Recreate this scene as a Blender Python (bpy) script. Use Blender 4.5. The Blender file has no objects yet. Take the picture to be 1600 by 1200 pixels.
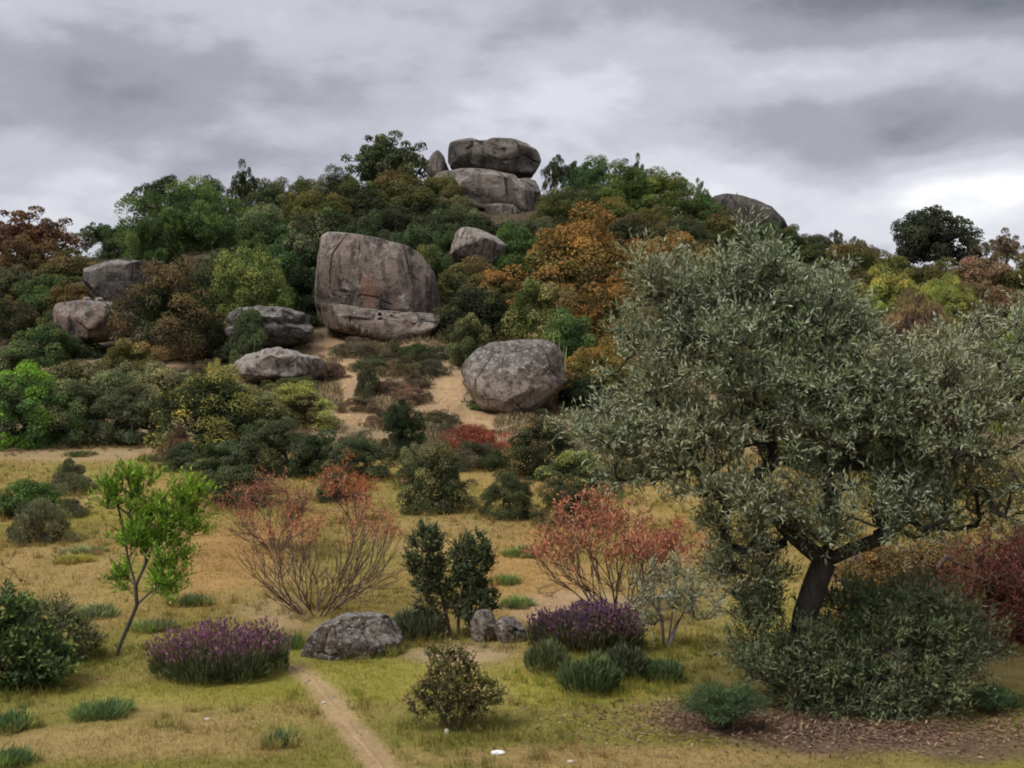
import bpy, math
import numpy as np
from math import radians as rad

S = bpy.context.scene
C = S.collection
F = 1931.0            # focal length in pixels of the 1600 px wide photograph
CZ = 2.8              # eye height above the near ground

# ------------------------------------------------------------------ camera, sky, sun, exposure
cam_data = bpy.data.cameras.new('camera')
cam_data.sensor_width = 36.0
cam_data.lens = F / 1600.0 * 36.0
cam_data.clip_start = 0.1
cam_data.clip_end = 6000.0
cam = bpy.data.objects.new('camera', cam_data)
cam.location = (0, 0, CZ)
cam.rotation_euler = (rad(90), 0, 0)
C.objects.link(cam)
S.camera = cam

SUN_EL, SUN_AZ = 52.0, -128.0       # azimuth measured from +Y towards +X: behind the camera, over its left shoulder
world = bpy.data.worlds.new('World')
S.world = world
world.use_nodes = True
nt = world.node_tree
nt.nodes.clear()


def node(tree, typ, **kw):
    n = tree.nodes.new(typ)
    for k, v in kw.items():
        if k.startswith('i_'):
            key = k[2:]
            key = int(key) if key.isdigit() else key.replace('_', ' ')
            n.inputs[key].default_value = v
        else:
            setattr(n, k, v)
    return n


def link(tree, a, b):
    tree.links.new(a, b)


def ramp(tree, fac, stops, interp='LINEAR'):
    r = tree.nodes.new('ShaderNodeValToRGB')
    r.color_ramp.interpolation = interp
    e = r.color_ramp.elements
    while len(e) > 1:
        e.remove(e[-1])
    e[0].position = stops[0][0]
    e[0].color = (*stops[0][1], 1) if len(stops[0][1]) == 3 else stops[0][1]
    for p, c in stops[1:]:
        x = e.new(p)
        x.color = (*c, 1)
    if fac is not None:
        tree.links.new(fac, r.inputs[0])
    return r.outputs[0]


def mathn(tree, op, a, b=None, c=None, clamp=False):
    n = tree.nodes.new('ShaderNodeMath')
    n.operation = op
    n.use_clamp = clamp
    for i, v in enumerate((a, b, c)):
        if v is None:
            continue
        if isinstance(v, (int, float)):
            n.inputs[i].default_value = v
        else:
            tree.links.new(v, n.inputs[i])
    return n.outputs[0]


def mixc(tree, fac, a, b, blend='MIX'):
    n = tree.nodes.new('ShaderNodeMix')
    n.data_type = 'RGBA'
    n.blend_type = blend
    for sock, v in ((n.inputs[0], fac), (n.inputs[6], a), (n.inputs[7], b)):
        if isinstance(v, (int, float)):
            sock.default_value = v
        elif isinstance(v, tuple):
            sock.default_value = (*v, 1) if len(v) == 3 else v
        else:
            tree.links.new(v, sock)
    return n.outputs[2]


def noise_tex(tree, vec, scale, detail=4, rough=0.55, dist=0.0, out=0):
    n = tree.nodes.new('ShaderNodeTexNoise')
    n.inputs['Scale'].default_value = scale
    n.inputs['Detail'].default_value = detail
    n.inputs['Roughness'].default_value = rough
    n.inputs['Distortion'].default_value = dist
    if vec is not None:
        tree.links.new(vec, n.inputs['Vector'])
    return n.outputs[out]


def maprange(tree, v, a, b, c=0.0, d=1.0, smooth=True):
    n = tree.nodes.new('ShaderNodeMapRange')
    n.interpolation_type = 'SMOOTHSTEP' if smooth else 'LINEAR'
    tree.links.new(v, n.inputs[0])
    for i, x in enumerate((a, b, c, d)):
        n.inputs[i + 1].default_value = x
    return n.outputs[0]


# overcast sky: a full cover of stratocumulus in front of a Nishita sky
tc = node(nt, 'ShaderNodeTexCoord')
sep = node(nt, 'ShaderNodeSeparateXYZ')
link(nt, tc.outputs['Generated'], sep.inputs[0])
zc = mathn(nt, 'MAXIMUM', sep.outputs[2], 0.0)
comb = node(nt, 'ShaderNodeCombineXYZ')
link(nt, mathn(nt, 'MULTIPLY', sep.outputs[0], 3.4), comb.inputs[0])
link(nt, mathn(nt, 'MULTIPLY', sep.outputs[1], 3.4), comb.inputs[1])
link(nt, mathn(nt, 'MULTIPLY', zc, 7.5), comb.inputs[2])
big = noise_tex(nt, comb.outputs[0], 0.95, 2, 0.5, 0.1)
med = noise_tex(nt, comb.outputs[0], 2.6, 5, 0.5, 0.1)
cl = mathn(nt, 'ADD', mathn(nt, 'MULTIPLY', big, 0.62), mathn(nt, 'MULTIPLY', med, 0.38))


def blob(az, el, sa, se, amp):
    """a bank of cloud round one direction (degrees): thicker where amp < 0, thinner and brighter where amp > 0"""
    a, e = rad(az), rad(el)
    dx = mathn(nt, 'DIVIDE', mathn(nt, 'SUBTRACT', sep.outputs[0], math.sin(a) * math.cos(e)), math.sin(rad(sa)))
    dz = mathn(nt, 'DIVIDE', mathn(nt, 'SUBTRACT', sep.outputs[2], math.sin(e)), math.sin(rad(se)))
    q = mathn(nt, 'ADD', mathn(nt, 'MULTIPLY', dx, dx), mathn(nt, 'MULTIPLY', dz, dz))
    g = mathn(nt, 'POWER', 2.718, mathn(nt, 'MULTIPLY', q, -1.0))
    front = mathn(nt, 'GREATER_THAN', sep.outputs[1], 0.0)
    return mathn(nt, 'MULTIPLY', mathn(nt, 'MULTIPLY', g, front), amp)


for b in ((21, 8.4, 13, 1.5, 0.27), (22, 11.8, 11, 1.2, -0.055), (16, 13.8, 8, 1.1, 0.09), (21, 16.8, 10, 2.0, -0.27),
          (-20, 9.5, 9, 2.0, 0.05), (-18, 13.0, 12, 1.6, -0.09), (-21, 16.5, 6, 1.2, 0.02), (-3, 16.8, 9, 1.4, -0.07), (-2, 10.5, 8, 1.6, 0.03),
          (3, 11.5, 5, 1.5, -0.07), (-6, 13, 7, 1.5, -0.04), (24, 10.7, 8, 0.7, -0.08), (-16, 7.5, 12, 1.6, 0.10)):
    cl = mathn(nt, 'ADD', cl, blob(*b))
rag = noise_tex(nt, comb.outputs[0], 6.0, 5, 0.55, 0.1)
cl = mathn(nt, 'ADD', cl, mathn(nt, 'MULTIPLY', mathn(nt, 'SUBTRACT', rag, 0.5), 0.16))
cl = mathn(nt, 'ADD', mathn(nt, 'MULTIPLY', mathn(nt, 'SUBTRACT', cl, 0.5), 1.1), 0.462)
cloud = ramp(nt, cl, [(0.12, (0.075, 0.075, 0.084)), (0.36, (0.168, 0.166, 0.186)), (0.50, (0.253, 0.251, 0.278)),
                      (0.62, (0.335, 0.335, 0.360)), (0.82, (0.53, 0.525, 0.52))], 'EASE')
sky = node(nt, 'ShaderNodeTexSky', sky_type='NISHITA', sun_disc=False)
sky.sun_elevation = rad(SUN_EL)
sky.sun_rotation = rad(SUN_AZ)
sky_dim = mixc(nt, 1.0, sky.outputs[0], (0.1, 0.1, 0.1), 'MULTIPLY')
bg = node(nt, 'ShaderNodeBackground')
link(nt, mixc(nt, 0.94, sky_dim, cloud), bg.inputs[0])
# an overcast sky is brightest overhead (CIE overcast law, softened)
link(nt, mathn(nt, 'ADD', mathn(nt, 'MULTIPLY', mathn(nt, 'MULTIPLY', zc, zc), 0.8), 1.0), bg.inputs[1])
wo = node(nt, 'ShaderNodeOutputWorld')
link(nt, bg.outputs[0], wo.inputs[0])

sl = bpy.data.lights.new('sun', 'SUN')
sl.energy = 1.5
sl.angle = rad(24)
sl.color = (1.0, 0.96, 0.9)
sun = bpy.data.objects.new('sun', sl)
# the lamp shines along its -Z; sun stands at azimuth SUN_AZ, elevation SUN_EL
sun.rotation_euler = (rad(90 - SUN_EL), 0, rad(180 - SUN_AZ))
C.objects.link(sun)

S.view_settings.view_transform = 'Standard'
S.view_settings.look = 'None'
S.view_settings.gamma = 1.0
S.view_settings.exposure = 1.1
S.view_settings.use_curve_mapping = False
S.render.engine = 'CYCLES'
S.cycles.max_bounces = 4
S.cycles.diffuse_bounces = 2
S.cycles.transmission_bounces = 2
S.cycles.use_adaptive_sampling = True
S.cycles.adaptive_threshold = 0.04
world.cycles.sampling_method = 'MANUAL'
world.cycles.sample_map_resolution = 512
S.cycles.transparent_max_bounces = 4
S.cycles.use_denoising = True
S.cycles.filter_width = 1.9
S.render.film_transparent = False


# ------------------------------------------------------------------ numeric helpers
def hash3(ix, iy, iz, seed):
    h = (ix.astype(np.int64) * 374761393 + iy.astype(np.int64) * 668265263 + iz.astype(np.int64) * 2147483647 + seed * 1274126177) & 0xFFFFFFFF
    h = ((h ^ (h >> 13)) * 1274126177) & 0xFFFFFFFF
    h = h ^ (h >> 16)
    return (h & 0xFFFFFF) / float(0xFFFFFF)


def vnoise(p, seed=0):
    i = np.floor(p)
    f = p - i
    f = f * f * (3 - 2 * f)
    i = i.astype(np.int64)
    out = 0
    for dx in (0, 1):
        wx = f[:, 0] if dx else 1 - f[:, 0]
        for dy in (0, 1):
            wy = f[:, 1] if dy else 1 - f[:, 1]
            for dz in (0, 1):
                wz = f[:, 2] if dz else 1 - f[:, 2]
                out = out + wx * wy * wz * hash3(i[:, 0] + dx, i[:, 1] + dy, i[:, 2] + dz, seed)
    return out * 2 - 1


def fbm(p, seed=0, octaves=4, gain=0.5):
    p = np.asarray(p, float)
    if p.shape[1] == 2:
        p = np.column_stack([p, np.zeros(len(p))])
    a, s, t = 1.0, 0.0, 0.0
    for o in range(octaves):
        s = s + a * vnoise(p * (2.03 ** o) + 17.3 * o, seed + o)
        t += a
        a *= gain
    return s / t


def sstep(a, b, x):
    t = np.clip((x - a) / (b - a), 0, 1)
    return t * t * (3 - 2 * t)


def unit(v):
    return v / np.maximum(np.linalg.norm(v, axis=-1, keepdims=True), 1e-9)


def make_mesh(name, verts, faces, mat=None, face_attrs=None, smooth=False, vcol=None):
    """faces: int array (m, k) or a list of such arrays"""
    verts = np.asarray(verts, np.float32)
    groups = faces if isinstance(faces, list) else [faces]
    groups = [np.asarray(g, np.int32) for g in groups if len(g)]
    me = bpy.data.meshes.new(name)
    nl = sum(g.size for g in groups)
    nf = sum(len(g) for g in groups)
    me.vertices.add(len(verts))
    me.vertices.foreach_set('co', verts.ravel())
    me.loops.add(nl)
    me.loops.foreach_set('vertex_index', np.concatenate([g.ravel() for g in groups]))
    me.polygons.add(nf)
    tot = np.concatenate([np.full(len(g), g.shape[1], np.int32) for g in groups])
    st = np.concatenate([[0], np.cumsum(tot)[:-1]]).astype(np.int32)
    me.polygons.foreach_set('loop_start', st)
    me.polygons.foreach_set('loop_total', tot)
    if smooth:
        me.polygons.foreach_set('use_smooth', np.ones(nf, bool))
    me.update(calc_edges=True)
    for k, v in (face_attrs or {}).items():
        v = np.asarray(v, np.float32)
        if v.ndim == 1:
            a = me.attributes.new(k, 'FLOAT', 'FACE')
            a.data.foreach_set('value', v)
        else:
            a = me.attributes.new(k, 'FLOAT_COLOR', 'FACE')
            a.data.foreach_set('color', np.column_stack([v, np.ones(len(v))]).astype(np.float32).ravel())
    if vcol is not None:
        a = me.attributes.new('col', 'FLOAT_COLOR', 'POINT')
        a.data.foreach_set('color', np.column_stack([vcol, np.ones(len(vcol))]).astype(np.float32).ravel())
    if mat is not None:
        me.materials.append(mat)
    return me


def add(name, mesh, parent=None, loc=None, **props):
    o = bpy.data.objects.new(name, mesh)
    C.objects.link(o)
    if parent is not None:
        o.parent = parent
    if loc is not None:
        o.location = loc
    for k, v in props.items():
        o[k] = v
    return o


def empty(name, loc, label, cat, group=None):
    o = bpy.data.objects.new(name, None)
    C.objects.link(o)
    o.location = loc
    o['label'] = label
    o['category'] = cat
    if group:
        o['group'] = group
    return o


# ------------------------------------------------------------------ terrain height
TY = np.array([6, 9, 10.6, 13.5, 18, 24, 30, 36, 44, 52, 60, 70, 80, 90, 105, 140], float)
near_rows = [1501, 1201, 1110, 1000, 897, 802, 728, 680, 622]
TX = np.array([-600, 0, 200, 400, 600, 800, 1000, 1200, 1400, 1600, 2200], float)
far_rows = {
    -600: [588, 555, 520, 495, 480, 470, 500],
    0: [565, 520, 470, 440, 425, 435, 490],
    200: [560, 508, 448, 408, 385, 405, 480],
    400: [550, 492, 425, 372, 338, 362, 455],
    600: [540, 472, 402, 344, 300, 322, 435],
    800: [535, 462, 392, 330, 284, 306, 430],
    1000: [538, 470, 402, 352, 322, 342, 440],
    1200: [548, 495, 445, 408, 385, 390, 450],
    1400: [562, 525, 488, 460, 440, 420, 440],
    1600: [575, 545, 510, 480, 455, 430, 437],
    2200: [585, 560, 530, 505, 480, 450, 450],
}
_tab = np.array([near_rows + far_rows[int(x)] for x in TX])           # (11, 16) rows
_ztab = CZ - (_tab - 600.0) * TY[None, :] / F
_lx = np.linspace(-600, 2200, 141)
_ly = np.linspace(math.log(6), math.log(140), 161)
_t1 = np.array([np.interp(_ly, np.log(TY), r) for r in _ztab])
_t2 = np.array([np.interp(_lx, TX, _t1[:, j]) for j in range(len(_ly))]).T


def _blur(a, k, axis):
    ker = np.ones(k) / k
    pad = [(0, 0), (0, 0)]
    pad[axis] = (k // 2, k // 2)
    b = np.pad(a, pad, mode='edge')
    return np.apply_along_axis(lambda m: np.convolve(m, ker, 'valid'), axis, b)


for _ in range(2):
    _t2 = _blur(_blur(_t2, 7, 0), 9, 1)


def zg(X, Y):
    X = np.atleast_1d(np.asarray(X, float))
    Y = np.atleast_1d(np.asarray(Y, float))
    Yc = np.clip(Y, 6, 140)
    px = np.clip(800 + F * X / np.maximum(Y, 6), -600, 2200)
    fx = (px + 600) / 20.0
    fy = (np.log(Yc) - _ly[0]) / (_ly[1] - _ly[0])
    ix = np.clip(np.floor(fx).astype(int), 0, 139)
    iy = np.clip(np.floor(fy).astype(int), 0, 159)
    tx, ty = fx - ix, fy - iy
    z = (_t2[ix, iy] * (1 - tx) * (1 - ty) + _t2[ix + 1, iy] * tx * (1 - ty) + _t2[ix, iy + 1] * (1 - tx) * ty + _t2[ix + 1, iy + 1] * tx * ty)
    z = z * (1 - sstep(140, 420, Y)) * 1.0
    amp = 0.035 + 0.25 * sstep(35, 70, Y)
    sc = np.where(Y < 35, 0.9, 0.35)
    z = z + amp * fbm(np.column_stack([X * 0.7, Y * 0.7]), 5, 3)
    # the low bank of earth behind the path that carries the two grey rocks and the lavender
    z = z + 0.10 * np.exp(-((X - 0.0) / 1.9) ** 2 - ((Y - 13.0) / 1.1) ** 2)
    return z


def zg1(x, y):
    return float(zg(x, y)[0])


_yy = np.exp(np.linspace(math.log(5), math.log(135), 900))


def ray(px, row):
    """ground point seen at a pixel"""
    X = (px - 800) / F * _yy
    r = 600 - F * (zg(X, _yy) - CZ) / _yy
    k = np.nonzero(r <= row)[0]
    i = k[0] if len(k) else int(np.argmin(r))
    return float(X[i]), float(_yy[i])


def to_px(X, Y, Z):
    Y = np.maximum(Y, 2.0)
    return 800 + F * X / Y, 600 - F * (Z - CZ) / Y


# ------------------------------------------------------------------ ground colours (what grows or lies where)
GREEN = (0.215, 0.193, 0.045)
LIME = (0.265, 0.245, 0.042)
STRAW = (0.36, 0.25, 0.105)
TAN = (0.365, 0.222, 0.082)
DIRT = (0.40, 0.285, 0.175)
SAND = (0.40, 0.265, 0.145)
LITTER = (0.17, 0.105, 0.075)
SOIL = (0.085, 0.065, 0.042)
patches = [  # px, row, rx, ry, colour, strength
    (600, 1065, 230, 38, LIME, .7), (900, 1065, 210, 45, LIME, .9), (330, 1085, 280, 28, LIME, .55), (520, 1160, 240, 30, GREEN, .7),
    (120, 1020, 120, 30, GREEN, .6), (1080, 1040, 90, 40, LIME, .6), (1500, 1090, 120, 20, LIME, .6), (1250, 960, 300, 50, LIME, .4),
    (200, 1160, 280, 32, STRAW, .75), (620, 1185, 90, 20, STRAW, .5), (1000, 1185, 330, 22, STRAW, .8), (60, 950, 190, 50, STRAW, .5),
    (330, 880, 130, 60, TAN, .8), (400, 845, 90, 40, TAN, .6), (840, 900, 130, 75, TAN, .75), (900, 950, 120, 35, DIRT, .65),
    (90, 880, 120, 40, STRAW, .6), (430, 960, 70, 30, DIRT, .4), (150, 735, 140, 14, GREEN, .7), (290, 735, 90, 20, GREEN, .7),
    (110, 710, 170, 12, DIRT, .5), (270, 762, 60, 12, TAN, .9), (680, 830, 150, 40, STRAW, .5), (620, 790, 90, 22, GREEN, .5),
    (795, 760, 60, 20, TAN, .6), (560, 800, 60, 20, TAN, .5), (720, 1024, 95, 18, DIRT, .85), (1170, 1128, 190, 26, LITTER, .95),
    (1330, 1150, 200, 30, LITTER, .9), (1480, 1160, 180, 32, LITTER, .75), (1060, 1110, 60, 22, LITTER, .6),
    (700, 610, 27, 52, SAND, 1.), (745, 655, 34, 24, SAND, 1.), (680, 640, 26, 14, SAND, .7), (545, 590, 14, 50, SAND, .8),
    (540, 655, 80, 14, SAND, .8), (300, 562, 120, 14, DIRT, .9), (660, 532, 60, 8, DIRT, .8), (520, 545, 40, 18, SAND, .7),
    (600, 600, 60, 60, DIRT, .55), (265, 690, 50, 30, DIRT, .6), (760, 520, 70, 14, SOIL, .8), (900, 640, 90, 40, SOIL, .7),
    (560, 870, 80, 24, GREEN, .6), (700, 880, 60, 18, GREEN, .5), (240, 900, 70, 24, GREEN, .6), (60, 1000, 110, 30, GREEN, .6), (380, 800, 80, 14, GREEN, .5), (940, 860, 60, 24, GREEN, .5),
    (700, 770, 80, 12, GREEN, .6), (60, 830, 90, 20, GREEN, .5), (180, 800, 70, 16, LIME, .5), (480, 1020, 60, 16, LIME, .5), (780, 1140, 140, 14, GREEN, .6), (330, 1130, 90, 14, STRAW, .6),
    (1300, 1050, 330, 70, LITTER, .35), (1500, 980, 200, 80, LITTER, .5),
]
FP = [(655, 1290), (612, 1225), (590, 1190), (548, 1140), (517, 1098), (492, 1066), (455, 1043)]          # near footpath, in photo pixels
FPW = [34, 30, 27, 22, 24, 17, 8]


def ground_rgb(X, Y, Z):
    px, row = to_px(X, Y, Z)
    P = np.column_stack([X * 0.55, Y * 0.55])
    n1 = fbm(P, 31, 4)
    n2 = fbm(P * 3.1, 37, 4)
    col = np.zeros((len(X), 3))
    g = np.array(GREEN) * np.ones((len(X), 1))
    straw = np.array(STRAW) * 0.9
    tan = np.array(TAN) * 0.95
    w_near = sstep(930, 1040, row)
    col = g * w_near[:, None] + (tan * 0.42 + g * 0.58) * (1 - w_near)[:, None]
    k = sstep(-0.1, 0.45, n1 + 0.4 * n2)[:, None]
    col = col * (1 - 0.55 * k) + straw * 0.55 * k
    far = sstep(29, 36, Y)[:, None]
    col = col * (1 - far) + (0.45 * np.array(DIRT) + 0.55 * np.array((0.15, 0.115, 0.062))) * far
    hill = sstep(50, 58, Y)[:, None]
    col = col * (1 - hill) + np.array(SOIL) * hill
    wx = 1 + 0 * px
    for (x, r, rx, ry, c, s) in patches:
        d = np.sqrt(((px - x) / rx) ** 2 + ((row - r) / ry) ** 2) + 0.42 * n2 + 0.2 * n1
        m = (s * (1 - sstep(0.55, 1.15, d)))[:, None]
        col = col * (1 - m) + np.array(c) * m
    # worn strip of the footpath
    m = path_mask(px, row, n2)
    col = col * (1 - m[:, None]) + (0.5 * np.array(DIRT) + 0.5 * np.array(STRAW)) * 1.05 * m[:, None]
    col *= (1 + 0.16 * n2 + 0.10 * n1)[:, None]
    return np.clip(col, 0.02, 0.7)


def path_mask(px, row, n2):
    best = np.full(len(px), 9.0)
    for i in range(len(FP) - 1):
        (x0, y0), (x1, y1) = FP[i], FP[i + 1]
        dx, dy = x1 - x0, y1 - y0
        t = np.clip(((px - x0) * dx + (row - y0) * dy) / (dx * dx + dy * dy), 0, 1)
        w = FPW[i] * (1 - t) + FPW[i + 1] * t
        d = np.hypot(px - x0 - t * dx, (row - y0 - t * dy)) / w
        best = np.minimum(best, d)
    return 0.9 * (1 - sstep(0.5, 1.25, best + 0.35 * n2))


# ------------------------------------------------------------------ materials
def new_mat(name):
    m = bpy.data.materials.new(name)
    m.use_nodes = True
    m.node_tree.nodes.clear()
    return m, m.node_tree


def principled(t, base, rough=0.8, spec=0.25, bump=None):
    p = t.nodes.new('ShaderNodeBsdfPrincipled')
    if isinstance(base, tuple):
        p.inputs['Base Color'].default_value = (*base, 1)
    else:
        t.links.new(base, p.inputs['Base Color'])
    if isinstance(rough, (int, float)):
        p.inputs['Roughness'].default_value = rough
    else:
        t.links.new(rough, p.inputs['Roughness'])
    p.inputs['Specular IOR Level'].default_value = spec
    if bump is not None:
        t.links.new(bump, p.inputs['Normal'])
    return p.outputs[0]


def bump_node(t, h, strength, dist):
    b = t.nodes.new('ShaderNodeBump')
    b.inputs['Strength'].default_value = strength
    b.inputs['Distance'].default_value = dist
    t.links.new(h, b.inputs['Height'])
    return b.outputs[0]


def out_surface(t, s):
    o = t.nodes.new('ShaderNodeOutputMaterial')
    t.links.new(s, o.inputs[0])


def attr(t, name, kind='GEOMETRY'):
    a = t.nodes.new('ShaderNodeAttribute')
    a.attribute_type = kind
    a.attribute_name = name
    return a


def ground_material():
    m, t = new_mat('ground')
    co = t.nodes.new('ShaderNodeTexCoord').outputs['Object']
    c = attr(t, 'col').outputs['Color']
    n1 = noise_tex(t, co, 14, 6, 0.65)
    n2 = noise_tex(t, co, 55, 4, 0.7)
    n3 = noise_tex(t, co, 3.1, 5, 0.6)
    k = mathn(t, 'ADD', mathn(t, 'MULTIPLY', n1, 0.5), mathn(t, 'ADD', mathn(t, 'MULTIPLY', n2, 0.35), mathn(t, 'MULTIPLY', n3, 0.35)))
    f = maprange(t, k, 0.35, 0.85, 0.55, 1.4, False)
    comb = t.nodes.new('ShaderNodeCombineColor')
    for i in range(3):
        t.links.new(f, comb.inputs[i])
    base = mixc(t, 1.0, c, comb.outputs[0], 'MULTIPLY')
    b = bump_node(t, mathn(t, 'ADD', n1, mathn(t, 'MULTIPLY', n2, 0.6)), 0.7, 0.05)
    out_surface(t, principled(t, base, 0.95, 0.1, b))
    return m


def leaf_material(name, transl=0.22, rough=0.55, spec=0.3, underside=None):
    """colour from the object's own leaf_color / tip_color, varied leaf by leaf"""
    m, t = new_mat(name)
    lc = attr(t, 'leaf_color', 'OBJECT').outputs['Color']
    tcol = attr(t, 'tip_color', 'OBJECT').outputs['Color']
    amt = attr(t, 'tip_amount', 'OBJECT').outputs['Fac']
    rnd = attr(t, 'rnd').outputs['Fac']
    tip = attr(t, 'tip').outputs['Fac']
    lo = mathn(t, 'SUBTRACT', 1.0, amt)
    fac = mathn(t, 'MULTIPLY', mathn(t, 'SUBTRACT', tip, lo), 5.0, clamp=True)
    base = mixc(t, fac, lc, tcol)
    f = maprange(t, rnd, 0, 1, 0.4, 1.62, False)
    comb = t.nodes.new('ShaderNodeCombineColor')
    t.links.new(f, comb.inputs[0])
    t.links.new(f, comb.inputs[1])
    t.links.new(mathn(t, 'MULTIPLY', f, maprange_c(t, rnd, 1.12, 0.85)), comb.inputs[2])
    base = mixc(t, 1.0, base, comb.outputs[0], 'MULTIPLY')
    # growth differs from bough to bough: warmer and greyer patches drift through the crowns
    gp = t.nodes.new('ShaderNodeNewGeometry').outputs['Position']
    drift = noise_tex(t, gp, 0.55, 4, 0.65)
    base = mixc(t, 1.0, base, ramp(t, drift, [(0.32, (0.72, 0.92, 0.80)), (0.5, (1, 1, 1)), (0.68, (1.26, 1.14, 1.0))]), 'MULTIPLY')
    if underside is not None:
        g = t.nodes.new('ShaderNodeNewGeometry')
        base = mixc(t, g.outputs['Backfacing'], base, mixc(t, 0.6, base, underside))
    if spec > 0:
        p = principled(t, base, rough, spec)
    else:
        df = t.nodes.new('ShaderNodeBsdfDiffuse')
        t.links.new(base, df.inputs[0])
        p = df.outputs[0]
    if transl > 0:
        tr = t.nodes.new('ShaderNodeBsdfTranslucent')
        t.links.new(base, tr.inputs[0])
        mx = t.nodes.new('ShaderNodeMixShader')
        mx.inputs[0].default_value = transl
        t.links.new(p, mx.inputs[1])
        t.links.new(tr.outputs[0], mx.inputs[2])
        p = mx.outputs[0]
    out_surface(t, p)
    return m


def maprange_c(t, v, a, b):
    return maprange(t, v, 0, 1, a, b, False)


def bark_material(name, c1, c2, scale=14):
    m, t = new_mat(name)
    co = t.nodes.new('ShaderNodeTexCoord').outputs['Object']
    mp = t.nodes.new('ShaderNodeMapping')
    mp.inputs['Scale'].default_value = (1, 1, 0.3)
    t.links.new(co, mp.inputs[0])
    n = noise_tex(t, mp.outputs[0], scale, 6, 0.65, 0.5)
    base = ramp(t, n, [(0.3, c1), (0.7, c2)])
    out_surface(t, principled(t, base, 0.9, 0.15, bump_node(t, n, 0.9, 0.03)))
    return m


def rock_material(name, base=(0.24, 0.2, 0.18), pale=(0.36, 0.32, 0.29), dark=(0.05, 0.046, 0.045), lichen=0.5, scale=1.0, stain=None, streak=0.0, white=0.0, topped=None, crusted=0.5):
    """weathered granite: mottled body, dark lichen, pale lichen rosettes, running water streaks"""
    m, t = new_mat(name)
    co = t.nodes.new('ShaderNodeTexCoord').outputs['Object']
    n_big = noise_tex(t, co, 0.8 * scale, 5, 0.6, 0.3)
    n_med = noise_tex(t, co, 2.6 * scale, 6, 0.68, 0.5)
    n_fine = noise_tex(t, co, 13 * scale, 5, 0.7)
    n_grain = noise_tex(t, co, 60 * scale, 3, 0.7)
    body = ramp(t, n_big, [(0.3, tuple(0.72 * v for v in base)), (0.5, base), (0.7, pale)])
    g = maprange(t, n_fine, 0.3, 0.7, 0.72, 1.25, False)
    cc = t.nodes.new('ShaderNodeCombineColor')
    for i in range(3):
        t.links.new(g, cc.inputs[i])
    body = mixc(t, 1.0, body, cc.outputs[0], 'MULTIPLY')
    if streak > 0:
        mp = t.nodes.new('ShaderNodeMapping')
        mp.inputs['Scale'].default_value = (1.6 * scale, 1.6 * scale, 0.16 * scale)
        t.links.new(co, mp.inputs[0])
        s = noise_tex(t, mp.outputs[0], 1.6, 6, 0.65, 0.3)
        body = mixc(t, maprange(t, s, 0.48, 0.60, 0, streak), body, dark)
    lm = maprange(t, mathn(t, 'ADD', mathn(t, 'MULTIPLY', n_med, 0.65), mathn(t, 'MULTIPLY', n_fine, 0.35)), 0.56 - 0.12 * lichen, 0.60 - 0.12 * lichen)
    if topped is not None:
        spz = t.nodes.new('ShaderNodeSeparateXYZ')
        t.links.new(co, spz.inputs[0])
        lm = mathn(t, 'MAXIMUM', lm, mathn(t, 'MULTIPLY', maprange(t, mathn(t, 'ADD', spz.outputs[2], mathn(t, 'MULTIPLY', mathn(t, 'SUBTRACT', n_med, 0.5), 5.0 / scale)), topped[0], topped[1]), topped[2]))
    body = mixc(t, mathn(t, 'MULTIPLY', lm, 0.85), body, dark)
    if white > 0:
        n_w = noise_tex(t, co, 4.3 * scale, 7, 0.8, 0.25)
        wm = maprange(t, n_w, 0.62 - 0.12 * white, 0.655 - 0.12 * white)
        body = mixc(t, mathn(t, 'MULTIPLY', wm, 0.7), body, (0.46, 0.45, 0.43))
    if stain is not None:
        (sx, sz, rx, rz, scol) = stain
        sp = t.nodes.new('ShaderNodeSeparateXYZ')
        t.links.new(co, sp.inputs[0])
        dx = mathn(t, 'DIVIDE', mathn(t, 'SUBTRACT', sp.outputs[0], sx), rx)
        dz = mathn(t, 'DIVIDE', mathn(t, 'SUBTRACT', sp.outputs[2], sz), rz)
        q = mathn(t, 'ADD', mathn(t, 'MULTIPLY', dx, dx), mathn(t, 'MULTIPLY', dz, dz))
        q = mathn(t, 'ADD', q, mathn(t, 'MULTIPLY', mathn(t, 'SUBTRACT', n_med, 0.5), 2.2))
        body = mixc(t, maprange(t, q, 1.3, -0.2, 0, 0.7), body, scol)
    wob = mixc(t, 0.22 / scale, co, noise_tex(t, co, 1.3 * scale, 4, 0.6, 0.0, 1))
    vo = t.nodes.new('ShaderNodeTexVoronoi')
    vo.feature = 'DISTANCE_TO_EDGE'
    vo.inputs['Scale'].default_value = 0.62 * scale
    t.links.new(wob, vo.inputs['Vector'])
    crack = mathn(t, 'MULTIPLY', maprange(t, vo.outputs['Distance'], 0.022, 0.0), maprange(t, n_big, 0.42, 0.56))
    body = mixc(t, mathn(t, 'MULTIPLY', crack, 0.75), body, (0.03, 0.026, 0.024))
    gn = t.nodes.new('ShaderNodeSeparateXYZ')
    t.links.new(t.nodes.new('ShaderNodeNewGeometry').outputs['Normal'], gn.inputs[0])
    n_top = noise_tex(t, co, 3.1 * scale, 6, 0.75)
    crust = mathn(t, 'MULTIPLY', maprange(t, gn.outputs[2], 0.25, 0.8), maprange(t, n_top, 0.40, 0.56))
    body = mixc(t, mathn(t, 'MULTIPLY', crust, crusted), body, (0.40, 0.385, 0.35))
    h = mathn(t, 'ADD', mathn(t, 'MULTIPLY', crack, -1.2), mathn(t, 'MULTIPLY', n_med, 1.0))
    h = mathn(t, 'ADD', h, mathn(t, 'ADD', mathn(t, 'MULTIPLY', n_fine, 0.5), mathn(t, 'MULTIPLY', n_grain, 0.2)))
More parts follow.
